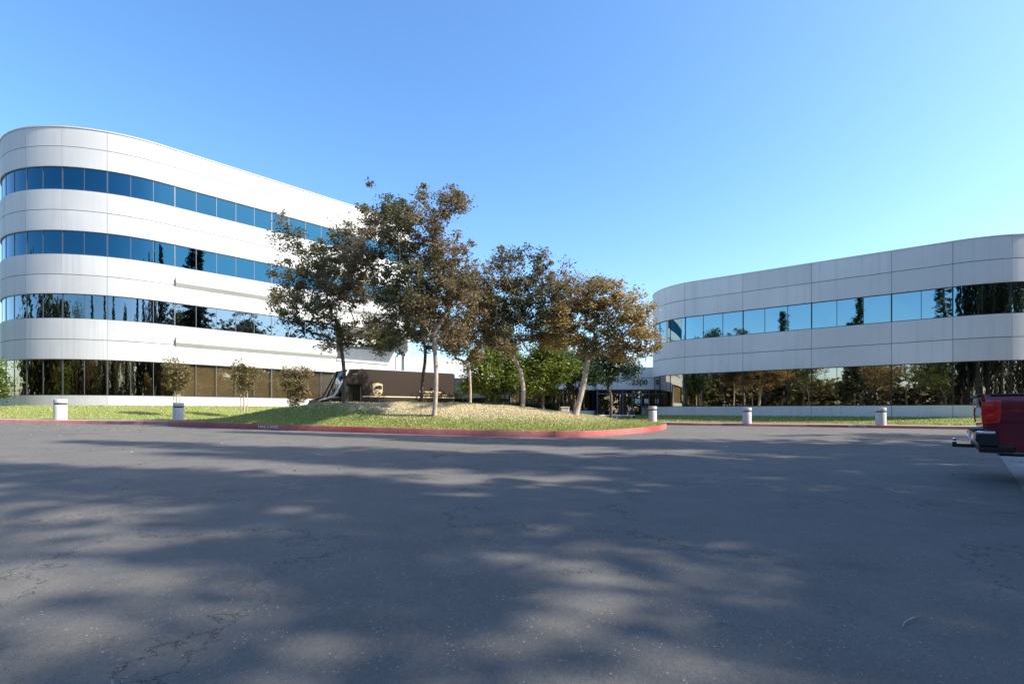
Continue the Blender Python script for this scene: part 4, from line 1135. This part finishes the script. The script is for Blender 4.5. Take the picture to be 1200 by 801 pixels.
# cab and front
xsf = [2.2]+[2.3+.1*k for k in range(20)]+[4.3+.06*k for k in range(20)]+[5.6, 5.75]
for mir in (False, True):
    o = side_mesh(xsf, mir, [(4.85, .50)], 1.36).build('front_side', M['maroon'], pk, smooth=True, angle=50); finish(o)
m = MB(); m.prism([(2.25, 1.34), (2.40, 1.86), (2.6, 1.90), (3.4, 1.90), (3.55, 1.86), (4.25, 1.34)], -.78, .78); m.build('cab_glasshouse', M['wglass'], pk)
m = MB(); m.prism([(2.36, 1.84), (2.6, 1.93), (3.4, 1.93), (3.62, 1.84)], -.80, .80); m.build('cab_roof', M['maroon'], pk, smooth=True, angle=20)
for s in (-1, 1):
    for a, b in (((2.22, 1.36), (2.38, 1.86)), ((3.12, 1.36), (3.12, 1.88)), ((4.28, 1.34), (3.56, 1.87))):
        m = MB(); m.tube([(a[0], s*.86, a[1]), (b[0], s*.79, b[1])], .04, 6); m.build('cab_pillar', M['maroon'], pk, smooth=True)
    m = MB(); m.bbox(4.0, 4.12, min(s*.98, s*1.2), max(s*.98, s*1.2), 1.38, 1.58, .03); m.build('door_mirror', M['maroon'], pk)
m = MB(); m.prism([(4.2, 1.35), (5.7, 1.24), (5.78, 1.05), (5.78, .5), (5.6, .5), (5.6, 1.0), (4.2, 1.2)], -.9, .9); m.build('hood', M['maroon'], pk, smooth=True, angle=20)
m = MB(); m.box(5.785, 5.82, -.6, .6, .7, 1.12); m.build('grille', M['chrome'], pk)
for s in (-1, 1):
    m = MB(); m.bbox(5.70, 5.82, min(s*.62, s*.92), max(s*.62, s*.92), .9, 1.15, .02); m.build('headlight', M['white'], pk)
m = MB(); m.bbox(5.7, 5.95, -.98, .98, .45, .68, .04); m.build('front_bumper', M['chrome'], pk)
m = MB(); m.box(.2, 5.6, -.6, .6, .42, .55); m.build('chassis', M['black'], pk)
for x in (1.25, 4.85):
    for y in (.84, -.84): wheel(x, y, .41, .27, pk, M['chrome'])

# ------------------------------------------------------------------ litter: leaves and a twig
n = 900
x = rng.uniform(-22, 22, n); y = rng.uniform(8, 26, n)
k = rng.random(n) < .45
x[k] = rng.uniform(-24, -14, k.sum()); y[k] = rng.uniform(20, 26.2, k.sum())
keep = np.array([not inside(a, b) and dist_edge(a, b) > .25 for a, b in zip(x, y)]); x, y = x[keep], y[keep]
C = np.stack([x, y, [zg(a, b)+.012 for a, b in zip(x, y)]], 1); n = len(C)
a = rng.random(n)*6.28; s = .016+.028*rng.random(n)
U = np.stack([np.cos(a), np.sin(a), rng.normal(0, .25, n)], 1)*s[:, None]; V = np.stack([-np.sin(a), np.cos(a), rng.normal(0, .25, n)], 1)*s[:, None]*.6
tag(quads_mesh('fallen_leaves', C, U, V, rng.random(n), M['dead']), 'dry fallen leaves scattered over the asphalt', 'leaves', None, 'stuff')
tp = [W(1060, 736, 1)]
def G(px, py):  # pixel to ground point
    Y = CAMH/((py-HOR)/F_PX+.012); return ((px-600)/F_PX*Y, Y)
pts_ = [G(1058, 736), G(1060, 731), G(1069, 728), G(1079, 723)]
m = MB(); m.tube([(p[0], p[1], zg(*p)+.012+.01*(i == 2)) for i, p in enumerate(pts_)], [.003, .0045, .004, .002], 6)
tag(m.build('dry_twig', M['bark']), 'bent pale twig lying on the asphalt at lower right', 'twig')

# ------------------------------------------------------------------ camera, light, world
cam = bpy.data.cameras.new('camera'); co_ = bpy.data.objects.new('camera', cam); col.objects.link(co_); scene.camera = co_
co_.location = (0, 0, CAMH); co_.rotation_euler = (R(90), 0, 0)
cam.sensor_width = 36; cam.lens = 36*F_PX/1200; cam.shift_y = (HOR-400.5)/1200; cam.clip_end = 3000; cam.clip_start = .05
EL = R(40); sx, sy = .97, -.24
az = math.atan2(sx, sy)
sun = bpy.data.lights.new('sun', 'SUN'); sun.energy = 3.4; sun.angle = R(.8); sun.color = (1, .93, .82)
so = bpy.data.objects.new('sun', sun); col.objects.link(so)
sd = Vector((math.cos(EL)*math.sin(az), math.cos(EL)*math.cos(az), math.sin(EL)))
so.rotation_euler = sd.to_track_quat('Z', 'Y').to_euler()
w = bpy.data.worlds.new('World'); scene.world = w; w.use_nodes = True; nt = w.node_tree
bg = nt.nodes['Background']; sky = nt.nodes.new('ShaderNodeTexSky'); sky.sky_type = 'NISHITA'; sky.sun_disc = False
sky.sun_elevation = EL; sky.sun_rotation = az; sky.air_density = 1.0; sky.dust_density = 1.3; sky.ozone_density = 3.2; sky.altitude = 50
hs = nt.nodes.new('ShaderNodeHueSaturation'); hs.inputs['Saturation'].default_value = 1.18; hs.inputs['Hue'].default_value = .5
nt.links.new(sky.outputs[0], hs.inputs['Color']); nt.links.new(hs.outputs[0], bg.inputs[0]); bg.inputs[1].default_value = .145
scene.view_settings.view_transform = 'Standard'; scene.view_settings.look = 'None'; scene.view_settings.gamma = 1
scene.view_settings.exposure = 1.25
scene.cycles.max_bounces = 6; scene.cycles.transparent_max_bounces = 8
